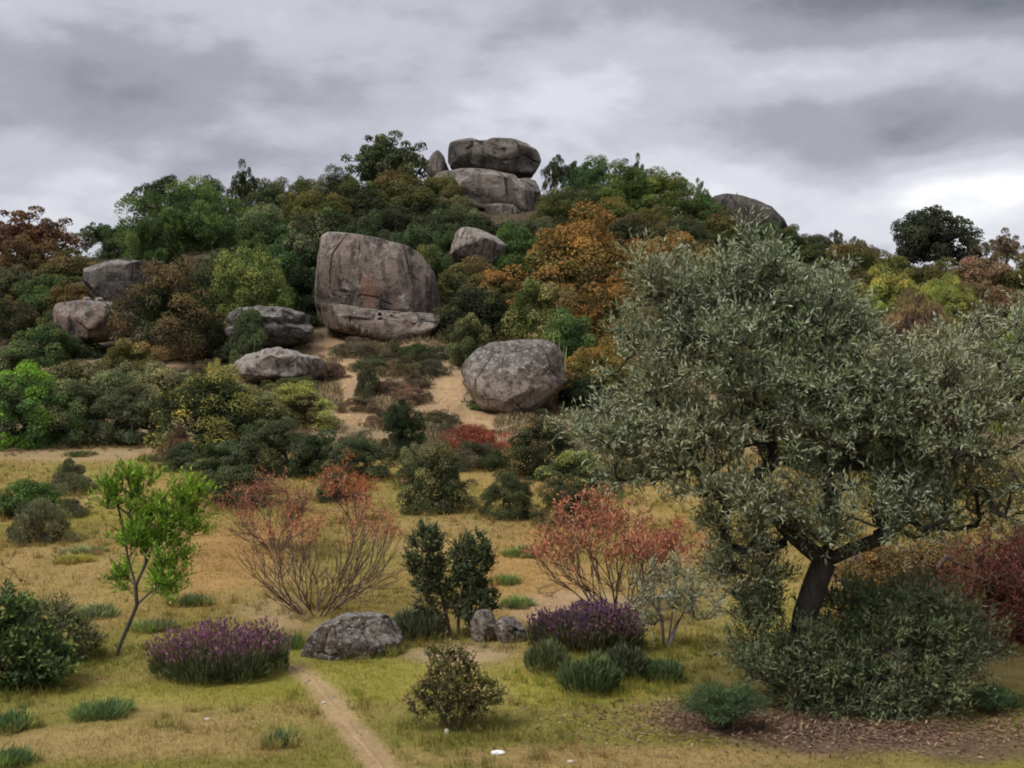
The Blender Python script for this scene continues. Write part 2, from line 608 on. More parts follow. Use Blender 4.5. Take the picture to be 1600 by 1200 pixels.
    out_surface(t, principled(t, body, 0.92, 0.15, bump_node(t, h, 0.9, 0.22 / scale)))
    return m


M_GROUND = ground_material()
M_LEAF = leaf_material('leaf', 0.2, 0.6, 0.0)
M_OLIVE = leaf_material('olive_leaf', 0.2, 0.5, 0.3, (0.38, 0.41, 0.28))
M_SHOOT = leaf_material('shoot_leaf', 0.15, 0.55, 0.15, (0.19, 0.215, 0.12))
M_BARK = bark_material('bark', (0.045, 0.036, 0.03), (0.13, 0.11, 0.095))
M_OLIVEBARK = bark_material('olive_bark', (0.022, 0.019, 0.017), (0.075, 0.066, 0.058), 22)
M_TWIG = bark_material('twig', (0.075, 0.048, 0.038), (0.17, 0.11, 0.088), 20)
M_GREYTWIG = bark_material('grey_twig', (0.10, 0.09, 0.08), (0.25, 0.23, 0.21), 20)

# ------------------------------------------------------------------ the ground sheet
ys = np.concatenate([np.linspace(-60, 5, 16)[:-1], np.exp(np.linspace(math.log(5), math.log(150), 330)), np.exp(np.linspace(math.log(160), math.log(4000), 16))])
us = np.concatenate([-np.exp(np.linspace(math.log(6), math.log(0.62), 14))[:-1], np.linspace(-0.62, 0.62, 250), np.exp(np.linspace(math.log(0.62), math.log(6), 14))[1:]])
YY, UU = np.meshgrid(ys, us, indexing='ij')
XX = UU * np.maximum(YY, 6.0)
gx, gy = XX.ravel(), YY.ravel()
gz = zg(gx, gy)
gcol = ground_rgb(gx, gy, gz)
ny, nx = YY.shape
idx = np.arange(ny * nx).reshape(ny, nx)
quads = np.stack([idx[:-1, :-1], idx[:-1, 1:], idx[1:, 1:], idx[1:, :-1]], -1).reshape(-1, 4)
g = add('ground', make_mesh('ground', np.column_stack([gx, gy, gz]), quads, M_GROUND, smooth=True, vcol=gcol), kind='structure')


def path_strip(name, pts, widths, label):
    """a trodden strip of bare earth laid on the ground, ragged along both edges"""
    P = np.array([ray(*p) for p in pts])
    w = np.array([wd * y / F for wd, (x, y) in zip(widths, P)])
    t = np.linspace(0, len(P) - 1, 160)
    px = np.interp(t, range(len(P)), P[:, 0])
    py = np.interp(t, range(len(P)), P[:, 1])
    for _ in range(3):
        px[1:-1] = (px[:-2] + px[1:-1] * 2 + px[2:]) / 4
        py[1:-1] = (py[:-2] + py[1:-1] * 2 + py[2:]) / 4
    ww = np.interp(t, range(len(P)), w) * (0.30 + 0.40 * fbm(np.column_stack([t * 1.7, t * 0]), 3, 4))
    ww[-4:] *= np.array([.8, .6, .35, .1])
    d = np.column_stack([np.gradient(px), np.gradient(py)])
    d = unit(d)
    nrm = np.column_stack([-d[:, 1], d[:, 0]])
    V, K = [], 7
    for j in range(K):
        s = (j / (K - 1) - 0.5) * 2
        off = ww * (s + 0.25 * (abs(s) > .9) * fbm(np.column_stack([t * 4.1, t * 0 + j * 9]), 8, 3))
        x, y = px + nrm[:, 0] * off, py + nrm[:, 1] * off
        V.append(np.column_stack([x, y, zg(x, y) + 0.008 * (1 - abs(s)) + 0.004]))
    V = np.stack(V, 1).reshape(-1, 3)
    i = np.arange(160 * K).reshape(160, K)
    q = np.stack([i[:-1, :-1], i[:-1, 1:], i[1:, 1:], i[1:, :-1]], -1).reshape(-1, 4)
    c = (0.5 * np.array(DIRT) + 0.5 * np.array(STRAW)) * (1.05 + 0.2 * fbm(V * 3.0, 4, 4))[:, None]
    add(name, make_mesh(name, V, q, M_GROUND, smooth=True, vcol=c), kind='structure', label=label)


path_strip('footpath', FP, FPW, 'narrow trodden footpath of pale bare earth crossing the near grass')
path_strip('footpath', [(772, 678), (750, 655), (712, 625), (696, 600), (702, 578), (690, 562)], [16, 24, 26, 22, 14, 6], 'wide sandy path climbing the slope beside the round boulder')
path_strip('footpath', [(520, 668), (548, 640), (536, 610), (548, 585), (535, 565), (512, 548)], [20, 16, 14, 15, 16, 10], 'thin sandy path climbing the slope past the heath bushes')

# ------------------------------------------------------------------ leaves, crowns, stems
def leaf_quads(P, T, N, L, W):
    """diamond leaves: base P, along T, facing N"""
    Sd = unit(np.cross(N, T)) * (W * 0.5)[:, None]
    mid = P + T * (L * 0.5)[:, None]
    V = np.stack([P, mid + Sd, P + T * L[:, None], mid - Sd], 1).reshape(-1, 3)
    return V, np.arange(len(P) * 4).reshape(-1, 4)


def sph(rng, n):
    return unit(rng.normal(size=(n, 3)))


def tubes(paths, sides=5):
    """paths: list of (points (k,3), radii (k,)) -> verts, quads"""
    VV, FF, base = [], [], 0
    ang = np.linspace(0, 2 * np.pi, sides, endpoint=False)
    for pts, r in paths:
        pts = np.asarray(pts, float)
        k = len(pts)
        d = unit(np.gradient(pts, axis=0))
        ref = np.where(np.abs(d[:, 2:3]) > 0.9, [[1.0, 0, 0]], [[0, 0, 1.0]])
        a = unit(np.cross(d, ref))
        b = np.cross(d, a)
        ring = pts[:, None, :] + (a[:, None, :] * np.cos(ang)[None, :, None] + b[:, None, :] * np.sin(ang)[None, :, None]) * np.asarray(r)[:, None, None]
        VV.append(ring.reshape(-1, 3))
        i = np.arange(k * sides).reshape(k, sides) + base
        j = np.roll(i, -1, axis=1)
        FF.append(np.stack([i[:-1], j[:-1], j[1:], i[1:]], -1).reshape(-1, 4))
        base += k * sides
    return np.concatenate(VV), np.concatenate(FF)


def skeleton(trunks, targets, rng, r_tip=0.006, r_exp=0.45, droop=0.0, r_max=None, wob=0.12):
    """grow boughs from the trunk polylines to every target; returns tube paths (thicker where they carry more) and the last directions"""
    nodes, parent, is_new = [], [], []
    for tr in trunks:
        prev = -1
        if nodes:
            dd_ = np.linalg.norm(np.array(nodes) - np.asarray(tr[0], float), axis=1)
            if dd_.min() < 1e-6:
                prev = int(dd_.argmin())
        for p in tr:
            nodes.append(np.array(p, float))
            parent.append(prev)
            prev = len(nodes) - 1
    n_tr = len(nodes)
    start = np.array([trunks[0][-1]])
    order = np.argsort(np.linalg.norm(targets - start, axis=1))
    chains, ends = [], []
    for ti in order:
        tg = targets[ti]
        A = np.array(nodes)
        dv = tg - A
        dist = np.linalg.norm(dv, axis=1)
        cost = dist * (1 + 0.35 * np.clip(-dv[:, 2] / np.maximum(dist, 1e-6), 0, 1))
        cost[:max(1, n_tr // 3)] *= 1.6
        k = int(np.argmin(cost))
        a = nodes[k]
        L = dist[k]
        m = max(2, min(5, int(L / 0.12) + 1))
        side = rng.normal(size=3) * wob * L
        up = np.array([0, 0, 1]) * (0.10 * L)
        ch = [k]
        for s in range(1, m + 1):
            f = s / m
            p = a + (tg - a) * f + side * math.sin(math.pi * f) - up * math.sin(math.pi * f) - np.array([0, 0, droop * L * f * f])
            nodes.append(p)
            parent.append(ch[-1])
            ch.append(len(nodes) - 1)
        chains.append(ch)
        ends.append((ti, ch[-1]))
    cnt = np.zeros(len(nodes))
    for _, e in ends:
        cnt[e] += 1
    for i in range(len(nodes) - 1, -1, -1):
        if parent[i] >= 0:
            cnt[parent[i]] += cnt[i]
    R = r_tip * np.maximum(cnt, 1) ** r_exp
    if r_max is not None:
        R = np.minimum(R, r_max)
    A = np.array(nodes)
    trunk_paths, paths = [], []
    i0 = 0
    for tr in trunks:
        ii = np.arange(i0, i0 + len(tr))
        trunk_paths.append((A[ii], R[ii]))
        i0 += len(tr)
    for ch in chains:
        rr = R[ch].copy()
        rr[0] = min(rr[0], rr[1] * 1.25)
        paths.append((A[ch], rr))
    dirs = np.zeros_like(targets)
    endp = np.zeros_like(targets)
    for ti, e in ends:
        dirs[ti] = unit(A[e] - A[parent[e]])
        endp[ti] = A[e]
    return trunk_paths, paths, endp, dirs


def sprays(rng, ends, dirs, n_twig, twig_len, n_leaf, L, W, up=0.2, spread=0.9, jitter=0.03, pair=True):
    """leafy twigs at bough ends: leaves set along each twig. -> P, T, N, L, W, lobe index, how far along the twig"""
    E = np.repeat(ends, n_twig, 0)
    D = unit(np.repeat(dirs, n_twig, 0) * 0.7 + sph(rng, len(E)) * spread + np.array([0, 0, up]))
    tl = twig_len * rng.uniform(0.55, 1.2, len(E))
    lobe = np.repeat(np.arange(len(ends)), n_twig)
    f = np.linspace(0.12, 1.0, n_leaf)
    P = (E[:, None, :] + D[:, None, :] * (tl[:, None] * f[None, :])[..., None]).reshape(-1, 3)
    TD = np.repeat(D, n_leaf, 0)
    along = np.tile(f, len(E))
    T = unit(TD * 0.75 + sph(rng, len(P)) * 0.8 + np.array([0, 0, up * 0.6]))
    N = unit(sph(rng, len(P)) * 0.7 + np.array([0, 0, 0.8]))
    P = P + rng.normal(size=P.shape) * jitter * twig_len
    Ls = L * rng.uniform(0.65, 1.2, len(P))
    Ws = W * rng.uniform(0.7, 1.2, len(P))
    twigs = (E, D, tl)
    return P, T, N, Ls, Ws, np.repeat(lobe, n_leaf), along, twigs


def leaf_mesh(name, P, T, N, L, W, rnd, tip, mat=M_LEAF):
    V, Q = leaf_quads(P, T, N, L, W)
    return make_mesh(name, V, Q, mat, {'rnd': np.clip(rnd, 0, 1), 'tip': np.clip(tip, 0, 1)})


def stem_mesh(name, paths, mat=M_BARK, sides=5):
    V, Q = tubes(paths, sides)
    return make_mesh(name, V, Q, mat, smooth=True)


# prototypes live in a box x, y in [-1, 1], z in [0, 1.6]
def proto(seed, kind):
    rng = np.random.default_rng(seed)
    K = dict(
        bush=dict(n=72, zlo=0.06, zhi=1.34, r=(0.15, 0.30), lv=330, L=0.062, W=0.040, flat=1.0, ey=0.78, inner=0.25, trunk=False),
        fine=dict(n=150, zlo=0.05, zhi=1.44, r=(0.11, 0.23), lv=250, L=0.043, W=0.028, flat=0.95, ey=0.84, inner=0.25, trunk=False),
        tree=dict(n=80, zlo=0.30, zhi=1.42, r=(0.13, 0.27), lv=230, L=0.065, W=0.042, flat=0.75, ey=0.8, inner=0.25, trunk=True),
        airy=dict(n=85, zlo=0.22, zhi=1.46, r=(0.08, 0.19), lv=130, L=0.06, W=0.036, flat=0.8, ey=0.88, inner=0.35, trunk=True),
        feather=dict(n=120, zlo=0.12, zhi=1.42, r=(0.10, 0.20), lv=220, L=0.075, W=0.017, flat=0.8, ey=0.84, inner=0.3, trunk=True),
        weed=dict(n=34, zlo=0.0, zhi=0.9, r=(0.08, 0.24), lv=44, L=0.32, W=0.055, flat=0.8, ey=0.95, inner=0.5, trunk=False),
        low=dict(n=60, zlo=0.0, zhi=1.15, r=(0.14, 0.28), lv=170, L=0.12, W=0.03, flat=1.3, ey=0.85, inner=0.4, trunk=False),
    )[kind]
    n = K['n']
    d = sph(rng, n)
    d[:, 2] = np.where(d[:, 2] < -0.75, -d[:, 2], d[:, 2])
    rad_ = np.where(rng.random(n) < K['inner'], rng.uniform(0.15, 0.6, n), rng.uniform(0.62, 1.08, n))
    zc_, zh = (K['zlo'] + K['zhi']) / 2, (K['zhi'] - K['zlo']) / 2
    # uneven outline: the crown swells and shrinks with direction
    sw = 1 + 0.22 * np.array([math.sin(3 * a + seed) * 0.6 + math.sin(5 * a + 2.1 * seed) * 0.4 for a in np.arctan2(d[:, 1], d[:, 0])])
    c = np.column_stack([d[:, 0] * K['ey'] * rad_ * sw, d[:, 1] * K['ey'] * rad_ * sw, zc_ + d[:, 2] * zh * rad_ * rng.uniform(0.85, 1.12, n)])
    if kind in ('bush', 'fine', 'low', 'weed'):      # a dome with round shoulders and skirts down to the ground
        tt = rng.random(n) ** 1.15
        ph = rng.uniform(0, 2 * np.pi, n)
        sw = 1 + 0.14 * np.sin(3 * ph + seed) + 0.09 * np.sin(5 * ph + 2.1 * seed) + 0.10 * np.sin(7 * tt + ph * 2 + seed)
        prof = np.sqrt(np.clip(1 - (np.maximum(tt - 0.22, 0) / 0.82) ** 2, 0.02, 1)) * (0.9 + 0.1 * np.clip(tt / 0.22, 0, 1))
        rd = K['ey'] * prof * sw * rad_
        c = np.column_stack([rd * np.cos(ph), rd * np.sin(ph), K['zlo'] + (K['zhi'] - K['zlo']) * tt * (1 + 0.1 * rng.normal(size=n))])
        c[:, 2] = np.maximum(c[:, 2], 0.06)
    r = rng.uniform(*K['r'], n)
    lobe_r = rng.random(n)
    lv = (K['lv'] * (r / r.mean()) ** 1.6).astype(int) + 8
    li = np.repeat(np.arange(n), lv)
    dd = sph(rng, len(li))
    flip = (dd[:, 2] < -0.25) & (rng.random(len(li)) < 0.7) & (c[li, 2] > 0.4)
    dd[flip, 2] *= -1
    rr = r[li] * rng.uniform(0.55, 1.08, len(li)) ** 0.7
    P = c[li] + dd * rr[:, None] * np.array([1, 1, K['flat']])
    P[:, 2] = np.maximum(P[:, 2], 0.01)
    if kind == 'feather':
        N = unit(sph(rng, len(li)) + 0.4 * dd)
        T = unit(dd * 0.7 + sph(rng, len(li)) * 0.5 + np.array([0, 0, 0.25]))
    elif kind in ('low', 'weed'):
        N = unit(dd * 0.6 + sph(rng, len(li)) * 0.6)
        T = unit(dd * 0.5 + sph(rng, len(li)) * 0.35 + np.array([0, 0, 0.9]))
    else:
        N = unit(dd * 0.9 + sph(rng, len(li)) * 0.65 + np.array([0, 0, 0.3]))
        T = unit(np.cross(N, sph(rng, len(li))) + 0.35 * dd)
    if kind == 'weed':                      # loose rosettes of narrow leaves springing from the ground
        out = c[li] * np.array([1, 1, 0])
        P = out + rng.normal(size=(len(li), 3)) * np.array([.09, .09, 0])
        P[:, 2] = np.abs(rng.normal(size=len(li))) * .12
        T = unit((P - out) * 5 + sph(rng, len(li)) * .35 + np.array([0, 0, .75]) + out * .35)
        N = unit(sph(rng, len(li)) * .5 + np.array([0, -.3, .8]))
    L = K['L'] * rng.uniform(0.6, 1.3, len(li)) * (1 + 1.6 * lobe_r[li] if kind == 'weed' else 1)
    W = K['W'] * rng.uniform(0.7, 1.25, len(li))
    if kind != 'weed':
        P = P - T * (L * 0.5)[:, None]
    rnd = 0.55 * lobe_r[li] + 0.45 * rng.random(len(li))
    cc = np.array([0, 0, zc_])
    outer = np.linalg.norm((P - cc) / np.array([1, 1, max(zh, .3) * 1.25]), axis=1)
    tip = np.clip(0.35 * rng.random(len(li)) + 0.4 * rng.random(n)[li] + 0.45 * sstep(0.35, 1.0, outer) * np.clip(rr / r[li], 0, 1), 0, 1)
    # rank the leaves so that tip_amount is the share of leaves that carry the second colour
    tip = np.argsort(np.argsort(tip)) / len(tip)
    sx = np.percentile(np.abs(P[:, 0]), 98.5)
    sy = np.percentile(np.abs(P[:, 1]), 98.5)
    top = np.percentile((P + T * L[:, None])[:, 2], 99.5) / 1.6 if kind == 'weed' else np.percentile(P[:, 2], 99.5) / 1.6
    sc = np.array([1 / sx, 1 / sy, 1 / top])
    crown = leaf_mesh('crown', P * sc, T, N, L, W, rnd, tip)
    tg = c[rng.random(n) < (1.0 if kind in ('airy', 'tree') else 0.5)] * sc
    tz = 0.36 if K['trunk'] else 0.18
    lean = rng.normal(size=2) * 0.12
    trunk = [[0, 0, -0.12], [lean[0] * .3, lean[1] * .3, tz * .4], [lean[0] * .7, lean[1] * .7, tz * .75], [lean[0], lean[1], tz]]
    trunk = [np.array(trunk)]
    tp, bp, _, _ = skeleton(trunk, tg, rng, r_tip=0.012, r_exp=0.42, r_max=0.085)
    return crown, stem_mesh('trunk', tp + bp)


PROTO = {}
for kd, cnt in (('bush', 6), ('fine', 4), ('tree', 1), ('airy', 5), ('feather', 2), ('low', 4), ('weed', 4)):
    PROTO[kd] = [proto(100 * len(kd) + 7 * i + ord(kd[0]), kd) for i in range(cnt)]
COUNT = {k: 0 for k in PROTO}

COL = dict(
    dark=(0.060, 0.076, 0.038), olive=(0.118, 0.122, 0.046), green=(0.080, 0.126, 0.050), mid=(0.084, 0.104, 0.050), grey=(0.150, 0.155, 0.085),
    bright=(0.150, 0.205, 0.062), fresh=(0.20, 0.35, 0.04), brown=(0.165, 0.118, 0.056), rust=(0.145, 0.088, 0.056), orange=(0.31, 0.175, 0.060),
    yellow=(0.34, 0.30, 0.085), lime=(0.28, 0.31, 0.085), red=(0.37, 0.145, 0.092), pale=(0.235, 0.235, 0.115), heath=(0.170, 0.145, 0.100), pink=(0.27, 0.16, 0.12),
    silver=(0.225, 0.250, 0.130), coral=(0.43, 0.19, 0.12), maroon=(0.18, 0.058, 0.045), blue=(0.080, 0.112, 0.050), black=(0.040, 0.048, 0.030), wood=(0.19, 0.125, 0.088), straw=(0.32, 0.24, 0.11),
)
RNG = np.random.default_rng(77)


def plant(name, x, top, w, where, kind, col, tipc, amt, label, cat='tree', group=None, depth=0.9, var=None):
    """one tree or shrub: seen centre x, top row, width in px; where = distance (m) or, above 300, the row of its foot"""
    if tipc == 'brown' and 60 < where < 300 and x > 150:
        amt *= 0.7
    if where > 300:
        X, Y = ray(x, where)
    else:
        Y = where
        X = (x - 800) / F * Y
    z0 = zg1(X, Y)
    H = max(0.25, CZ + (600 - top) * Y / F - z0)
    hw = w * Y / F / 2 * (1.16 if where < 300 and kind in ('fine', 'bush', 'airy') else 1.06)
    if where < 300 and kind in ('fine', 'bush') and H < 1.45 * hw:     # rooted in a dip between rocks: the crown keeps its own roundness
        z0 -= 1.45 * hw - H
        H = 1.45 * hw
    if name == 'lone_tree':
        z0 -= 0.28 * H
        H *= 1.28
    o = empty(name, (X, Y, z0 - 0.03), label, cat, group)
    ms = PROTO[kind]
    i = COUNT[kind] if var is None else var
    COUNT[kind] += 1
    crown, trunk = ms[i % len(ms)]
    # a very tall narrow foot is a crown on a taller trunk: keep the crown's own proportions
    o.scale = (hw, hw * depth, H / 1.6)
    o.rotation_euler = (0, 0, RNG.uniform(0, 6.28))
    k = RNG.uniform(0.92, 1.08)
    hue = RNG.normal(size=3) * 0.04
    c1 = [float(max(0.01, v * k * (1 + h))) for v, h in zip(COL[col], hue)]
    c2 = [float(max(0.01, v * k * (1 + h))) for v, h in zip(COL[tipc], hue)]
    if cat == 'plant':
        c1, c2 = [v * 1.35 for v in c1], [v * 1.35 for v in c2]
    isb = cat in ('shrub', 'bush', 'plant')
    a = add('foliage' if isb else 'crown', crown, o)
    a['leaf_color'], a['tip_color'], a['tip_amount'] = c1, c2, float(amt)
    add('stems' if isb else 'trunk', trunk, o)
    return o

# ------------------------------------------------------------------ rocks
def ico(sub):
    import bmesh
    bm = bmesh.new()
    bmesh.ops.create_icosphere(bm, subdivisions=sub, radius=1.0)
    V = np.array([v.co[:] for v in bm.verts])
    Fc = np.array([[v.index for v in f.verts] for f in bm.faces])
    bm.free()
    return V, Fc


ICO = {k: ico(k) for k in (3, 4, 5, 6)}


def rock(name, poly, Y, mat, label, depth=1.0, boxy=0.62, amp=0.05, sub=5, seed=1, back=0.0, cat='rock', group=None, cuts=(), freq=1.0, smooth_deg=5, facets=14, pits=()):
    """a solid rock whose front outline follows poly (photo pixels) at distance Y; depth relative to its width"""
    poly = np.array(poly, float)
    X = (poly[:, 0] - 800) / F * Y
    Z = CZ + (600 - poly[:, 1]) / F * Y
    c = np.array([(X.min() + X.max()) / 2, (Z.min() + Z.max()) / 2])
    q = np.column_stack([X, Z]) - c
    th = np.linspace(-np.pi, np.pi, 361)
    r = np.zeros(361)
    n = len(q)
    for k, a in enumerate(th):
        d = np.array([math.cos(a), math.sin(a)])
        best = 0.02
        for i in range(n):
            p0, p1 = q[i], q[(i + 1) % n]
            e = p1 - p0
            det = d[0] * -e[1] + d[1] * e[0]
            if abs(det) < 1e-12:
                continue
            t = (p0[0] * -e[1] + p0[1] * e[0]) / det
            s = (d[0] * p0[1] - d[1] * p0[0]) / det
            if t > 0 and -1e-6 <= s <= 1 + 1e-6:
                best = max(best, t)
        r[k] = best
    ker = np.ones(smooth_deg) / smooth_deg
    rp = np.concatenate([r[-smooth_deg - 1:-1], r, r[1:smooth_deg + 1]])
    r = np.convolve(rp, ker, 'same')[smooth_deg:-smooth_deg]
    V, Fc = ICO[sub]
    lat = np.hypot(V[:, 0], V[:, 2])
    ang = np.arctan2(V[:, 2], V[:, 0])
    R = np.interp(ang, th, r)
    hw = (X.max() - X.min()) / 2
    D = hw * depth
    lt = np.maximum(lat, 1e-6) ** boxy
    P = np.column_stack([np.cos(ang) * R * lt, np.sign(V[:, 1]) * np.abs(V[:, 1]) ** boxy * D, np.sin(ang) * R * lt])
    nrm = unit(P / np.array([hw, D, max(.05, (Z.max() - Z.min()) / 2)]) ** 1)
    size = (X.max() - X.min())
    f = freq / size
    rg = np.random.default_rng(seed)
    for _ in range(facets):                 # split faces: the block broke along flat joints
        nn = unit(np.array([rg.normal() * 0.8, -abs(rg.normal()) * 0.9 - 0.15, rg.normal() * 0.75]))
        h = P @ nn
        lim = h.max() * rg.uniform(0.76, 0.94)
        over = np.maximum(0, h - lim)
        P = P - nn * (over * 0.97)[:, None]
    off = seed * 13.7
    b = fbm(P * 2.2 * f + off, seed, 4)
    fine = fbm(P * 9.0 * f + off, seed + 50, 4, 0.6)
    ridg = -np.abs(fbm(P * 3.4 * f + off * 2, seed + 90, 3)) + 0.25
    cr = np.exp(-(fbm(P * 1.7 * f + off * 3, seed + 7, 3) / 0.035) ** 2) * sstep(-.1, .2, fbm(P * 1.1 * f - off, seed + 8, 2))
    P = P + nrm * ((b * 0.9 + fine * 0.5 + ridg * 0.7 - cr * 0.6) * amp * size)[:, None]
    for (z0, w, dpt, slope) in cuts:        # bedding cracks: z0 in px rows at the centre, width m, depth m, slope
        zz = CZ + (600 - z0) / F * Y - c[1] + slope * P[:, 0]
        k = np.exp(-((P[:, 2] - zz + 0.05 * size * b) / w) ** 2)
        P = P - nrm * (k * dpt)[:, None]
    for ax, lo, hi in ((0, X.min() - c[0], X.max() - c[0]), (2, Z.min() - c[1], Z.max() - c[1])):
        a0, a1 = P[:, ax].min(), P[:, ax].max()
        P[:, ax] = lo + (P[:, ax] - a0) * (hi - lo) / (a1 - a0)
    for (qx, qr, qw, dpt) in pits:            # weathered hollows in the front face
        x0, z0 = (qx - 800) / F * Y - c[0], CZ + (600 - qr) / F * Y - c[1]
        ww = qw * Y / F
        k = np.exp(-(((P[:, 0] - x0) / ww) ** 2 + ((P[:, 2] - z0) / ww) ** 2) ** 1.5) * (P[:, 1] < 0)
        P[:, 1] += k * dpt
    me = make_mesh(name, P, Fc, mat, smooth=False)
    o = add(name, me, None, (c[0], Y + D * back, c[1]), label=label, category=cat)
    if group:
        o['group'] = group
    return o


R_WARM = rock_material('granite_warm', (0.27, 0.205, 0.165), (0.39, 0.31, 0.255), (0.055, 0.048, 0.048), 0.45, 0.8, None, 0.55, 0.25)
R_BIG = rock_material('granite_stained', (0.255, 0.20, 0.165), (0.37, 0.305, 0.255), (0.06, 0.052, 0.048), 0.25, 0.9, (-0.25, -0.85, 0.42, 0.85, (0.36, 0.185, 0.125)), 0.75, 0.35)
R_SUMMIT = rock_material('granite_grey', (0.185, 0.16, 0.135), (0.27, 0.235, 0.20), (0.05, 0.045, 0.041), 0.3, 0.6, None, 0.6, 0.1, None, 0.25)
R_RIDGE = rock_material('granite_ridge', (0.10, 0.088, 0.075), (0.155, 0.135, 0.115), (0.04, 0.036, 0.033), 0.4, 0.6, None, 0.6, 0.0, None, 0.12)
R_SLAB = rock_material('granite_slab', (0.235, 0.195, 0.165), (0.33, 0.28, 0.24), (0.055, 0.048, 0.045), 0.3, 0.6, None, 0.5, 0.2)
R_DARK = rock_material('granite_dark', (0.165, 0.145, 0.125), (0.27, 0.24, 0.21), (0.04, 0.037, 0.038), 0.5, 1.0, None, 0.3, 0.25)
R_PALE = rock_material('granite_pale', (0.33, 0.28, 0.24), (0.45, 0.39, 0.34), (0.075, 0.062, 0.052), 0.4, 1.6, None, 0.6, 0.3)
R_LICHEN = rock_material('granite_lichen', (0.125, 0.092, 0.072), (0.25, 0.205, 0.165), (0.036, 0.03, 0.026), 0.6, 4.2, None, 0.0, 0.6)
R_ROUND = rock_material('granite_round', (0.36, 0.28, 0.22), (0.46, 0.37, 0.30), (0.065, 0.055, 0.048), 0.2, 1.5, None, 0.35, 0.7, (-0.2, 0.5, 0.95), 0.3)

rock('boulder', [(700, 228), (715, 221), (735, 219), (746, 225), (760, 224), (775, 219), (800, 218), (825, 224), (840, 238), (846, 249), (840, 262), (831, 276),
                 (800, 277), (770, 274), (745, 268), (705, 267), (699, 250)], 86, R_SUMMIT, 'huge grey balancing boulder perched on the very summit of the hill', 0.75, 0.6, 0.03, 6, 3, smooth_deg=3, cat='boulder', facets=12, pits=((788, 244, 4, .25), (822, 258, 13, .8), (760, 262, 7, .3), (788, 256, 5, .3)))
rock('rock', [(655, 300), (685, 272), (715, 266), (760, 268), (805, 277), (826, 300), (832, 335), (825, 372), (770, 376), (700, 360), (660, 335)], 83, R_SLAB,
     'sloping granite slab directly under the balancing summit boulder', 0.7, 0.55, 0.03, 6, 7, cuts=((312, .18, .5, -0.35), (332, .14, .4, -.2)), facets=8)
rock('rock', [(800, 281), (820, 277), (838, 278), (844, 300), (842, 330), (830, 345), (812, 335), (803, 310)], 83, R_SUMMIT, 'upright cracked granite block at the summit slab\'s lower end', 1.0, 0.65, 0.04, 5, 11)
rock('rock', [(757, 322), (780, 317), (802, 318), (815, 335), (800, 348), (770, 344)], 80, R_SUMMIT, 'small split slab below the summit, above the grey bushes', 0.8, 0.6, 0.05, 4, 12)
rock('rock', [(665, 268), (674, 242), (684, 234), (692, 243), (702, 268), (690, 282), (672, 280)], 87, R_SUMMIT, 'pointed grey rock leaning beside the balancing summit boulder', 0.9, 0.7, 0.04, 4, 15)
rock('rock', [(1098, 330), (1112, 308), (1130, 304), (1150, 307), (1175, 314), (1200, 326), (1220, 346), (1234, 376), (1220, 392), (1110, 392), (1096, 360)], 88, R_RIDGE,
     'dark smooth whaleback rock breaking the skyline down the ridge', 0.9, 0.8, 0.015, 5, 17, facets=2)
rock('rock', [(1343, 397), (1350, 388), (1368, 386), (1377, 393), (1374, 404), (1350, 404)], 100, R_SUMMIT, 'small flat rock on the skyline before the lone dark tree', 0.9, 0.6, 0.04, 4, 19)
rock('rock', [(1245, 384), (1258, 371), (1275, 366), (1292, 371), (1303, 384), (1280, 392)], 93, R_DARK, 'low rounded rock on the ridge among dark green bushes', 0.9, 0.7, 0.03, 4, 21)
rock('boulder', [(498, 484), (499, 440), (502, 400), (506, 374), (516, 366), (560, 371), (600, 379), (638, 389), (660, 401), (676, 422), (683, 450), (688, 480),
                 (682, 500), (640, 496), (580, 488), (540, 484)], 54.5, R_BIG, 'great square granite boulder with an orange stain on its flat face', 0.8, 0.34, 0.02, 6, 23, smooth_deg=3, cat='boulder', facets=4)
rock('rock', [(496, 476), (540, 478), (600, 486), (660, 491), (697, 492), (696, 514), (672, 533), (635, 543), (600, 538), (560, 526), (520, 516), (499, 502)], 54.2, R_WARM,
     'long pitted granite slab lying under the great square boulder', 0.82, 0.36, 0.02, 6, 29, smooth_deg=3, freq=1.6, facets=2, pits=((601, 496, 2.4, .3), (603, 503, 1.8, .28), (602, 511, 2.0, .15), (619, 498, 2.2, .16), (624, 501, 1.8, .14), (577, 502, 2, .15), (650, 515, 5, .15), (560, 505, 3, .12)))
rock('rock', [(700, 398), (703, 376), (711, 360), (728, 356), (748, 358), (775, 369), (794, 386), (788, 402), (765, 412), (730, 410)], 63, R_PALE,
     'pale cracked rock among bushes halfway up the hill', 0.9, 0.6, 0.03, 5, 31)
rock('boulder', [(721, 580), (727, 562), (745, 547), (772, 537), (810, 531), (848, 530), (870, 538), (882, 556), (883, 590), (872, 622), (845, 648), (805, 666), (772, 655), (745, 630), (728, 603)],
     40.5, R_ROUND, 'big rounded boulder with lichen-dark top beside the sandy path', 0.9, 0.72, 0.035, 6, 37, smooth_deg=5, cat='boulder', facets=7)
rock('rock', [(128, 445), (136, 420), (152, 411), (190, 408), (232, 409), (240, 440), (220, 482), (165, 482), (138, 466)], 61, R_DARK, 'dark grey rock slab behind the brown oak, above the overhanging rock', 0.9, 0.55, 0.03, 5, 41)
rock('rock', [(80, 505), (86, 485), (108, 474), (140, 468), (185, 472), (212, 498), (196, 528), (150, 536), (108, 538), (88, 528)], 53, R_WARM,
     'rounded grey rock overhanging a dark hollow at the wood\'s edge', 0.9, 0.62, 0.03, 5, 43)
rock('rock', [(120, 530), (180, 520), (235, 525), (240, 575), (125, 578)], 57, R_DARK, 'shaded rock wall at the back of the dark hollow', 0.5, 0.5, 0.03, 4, 44)
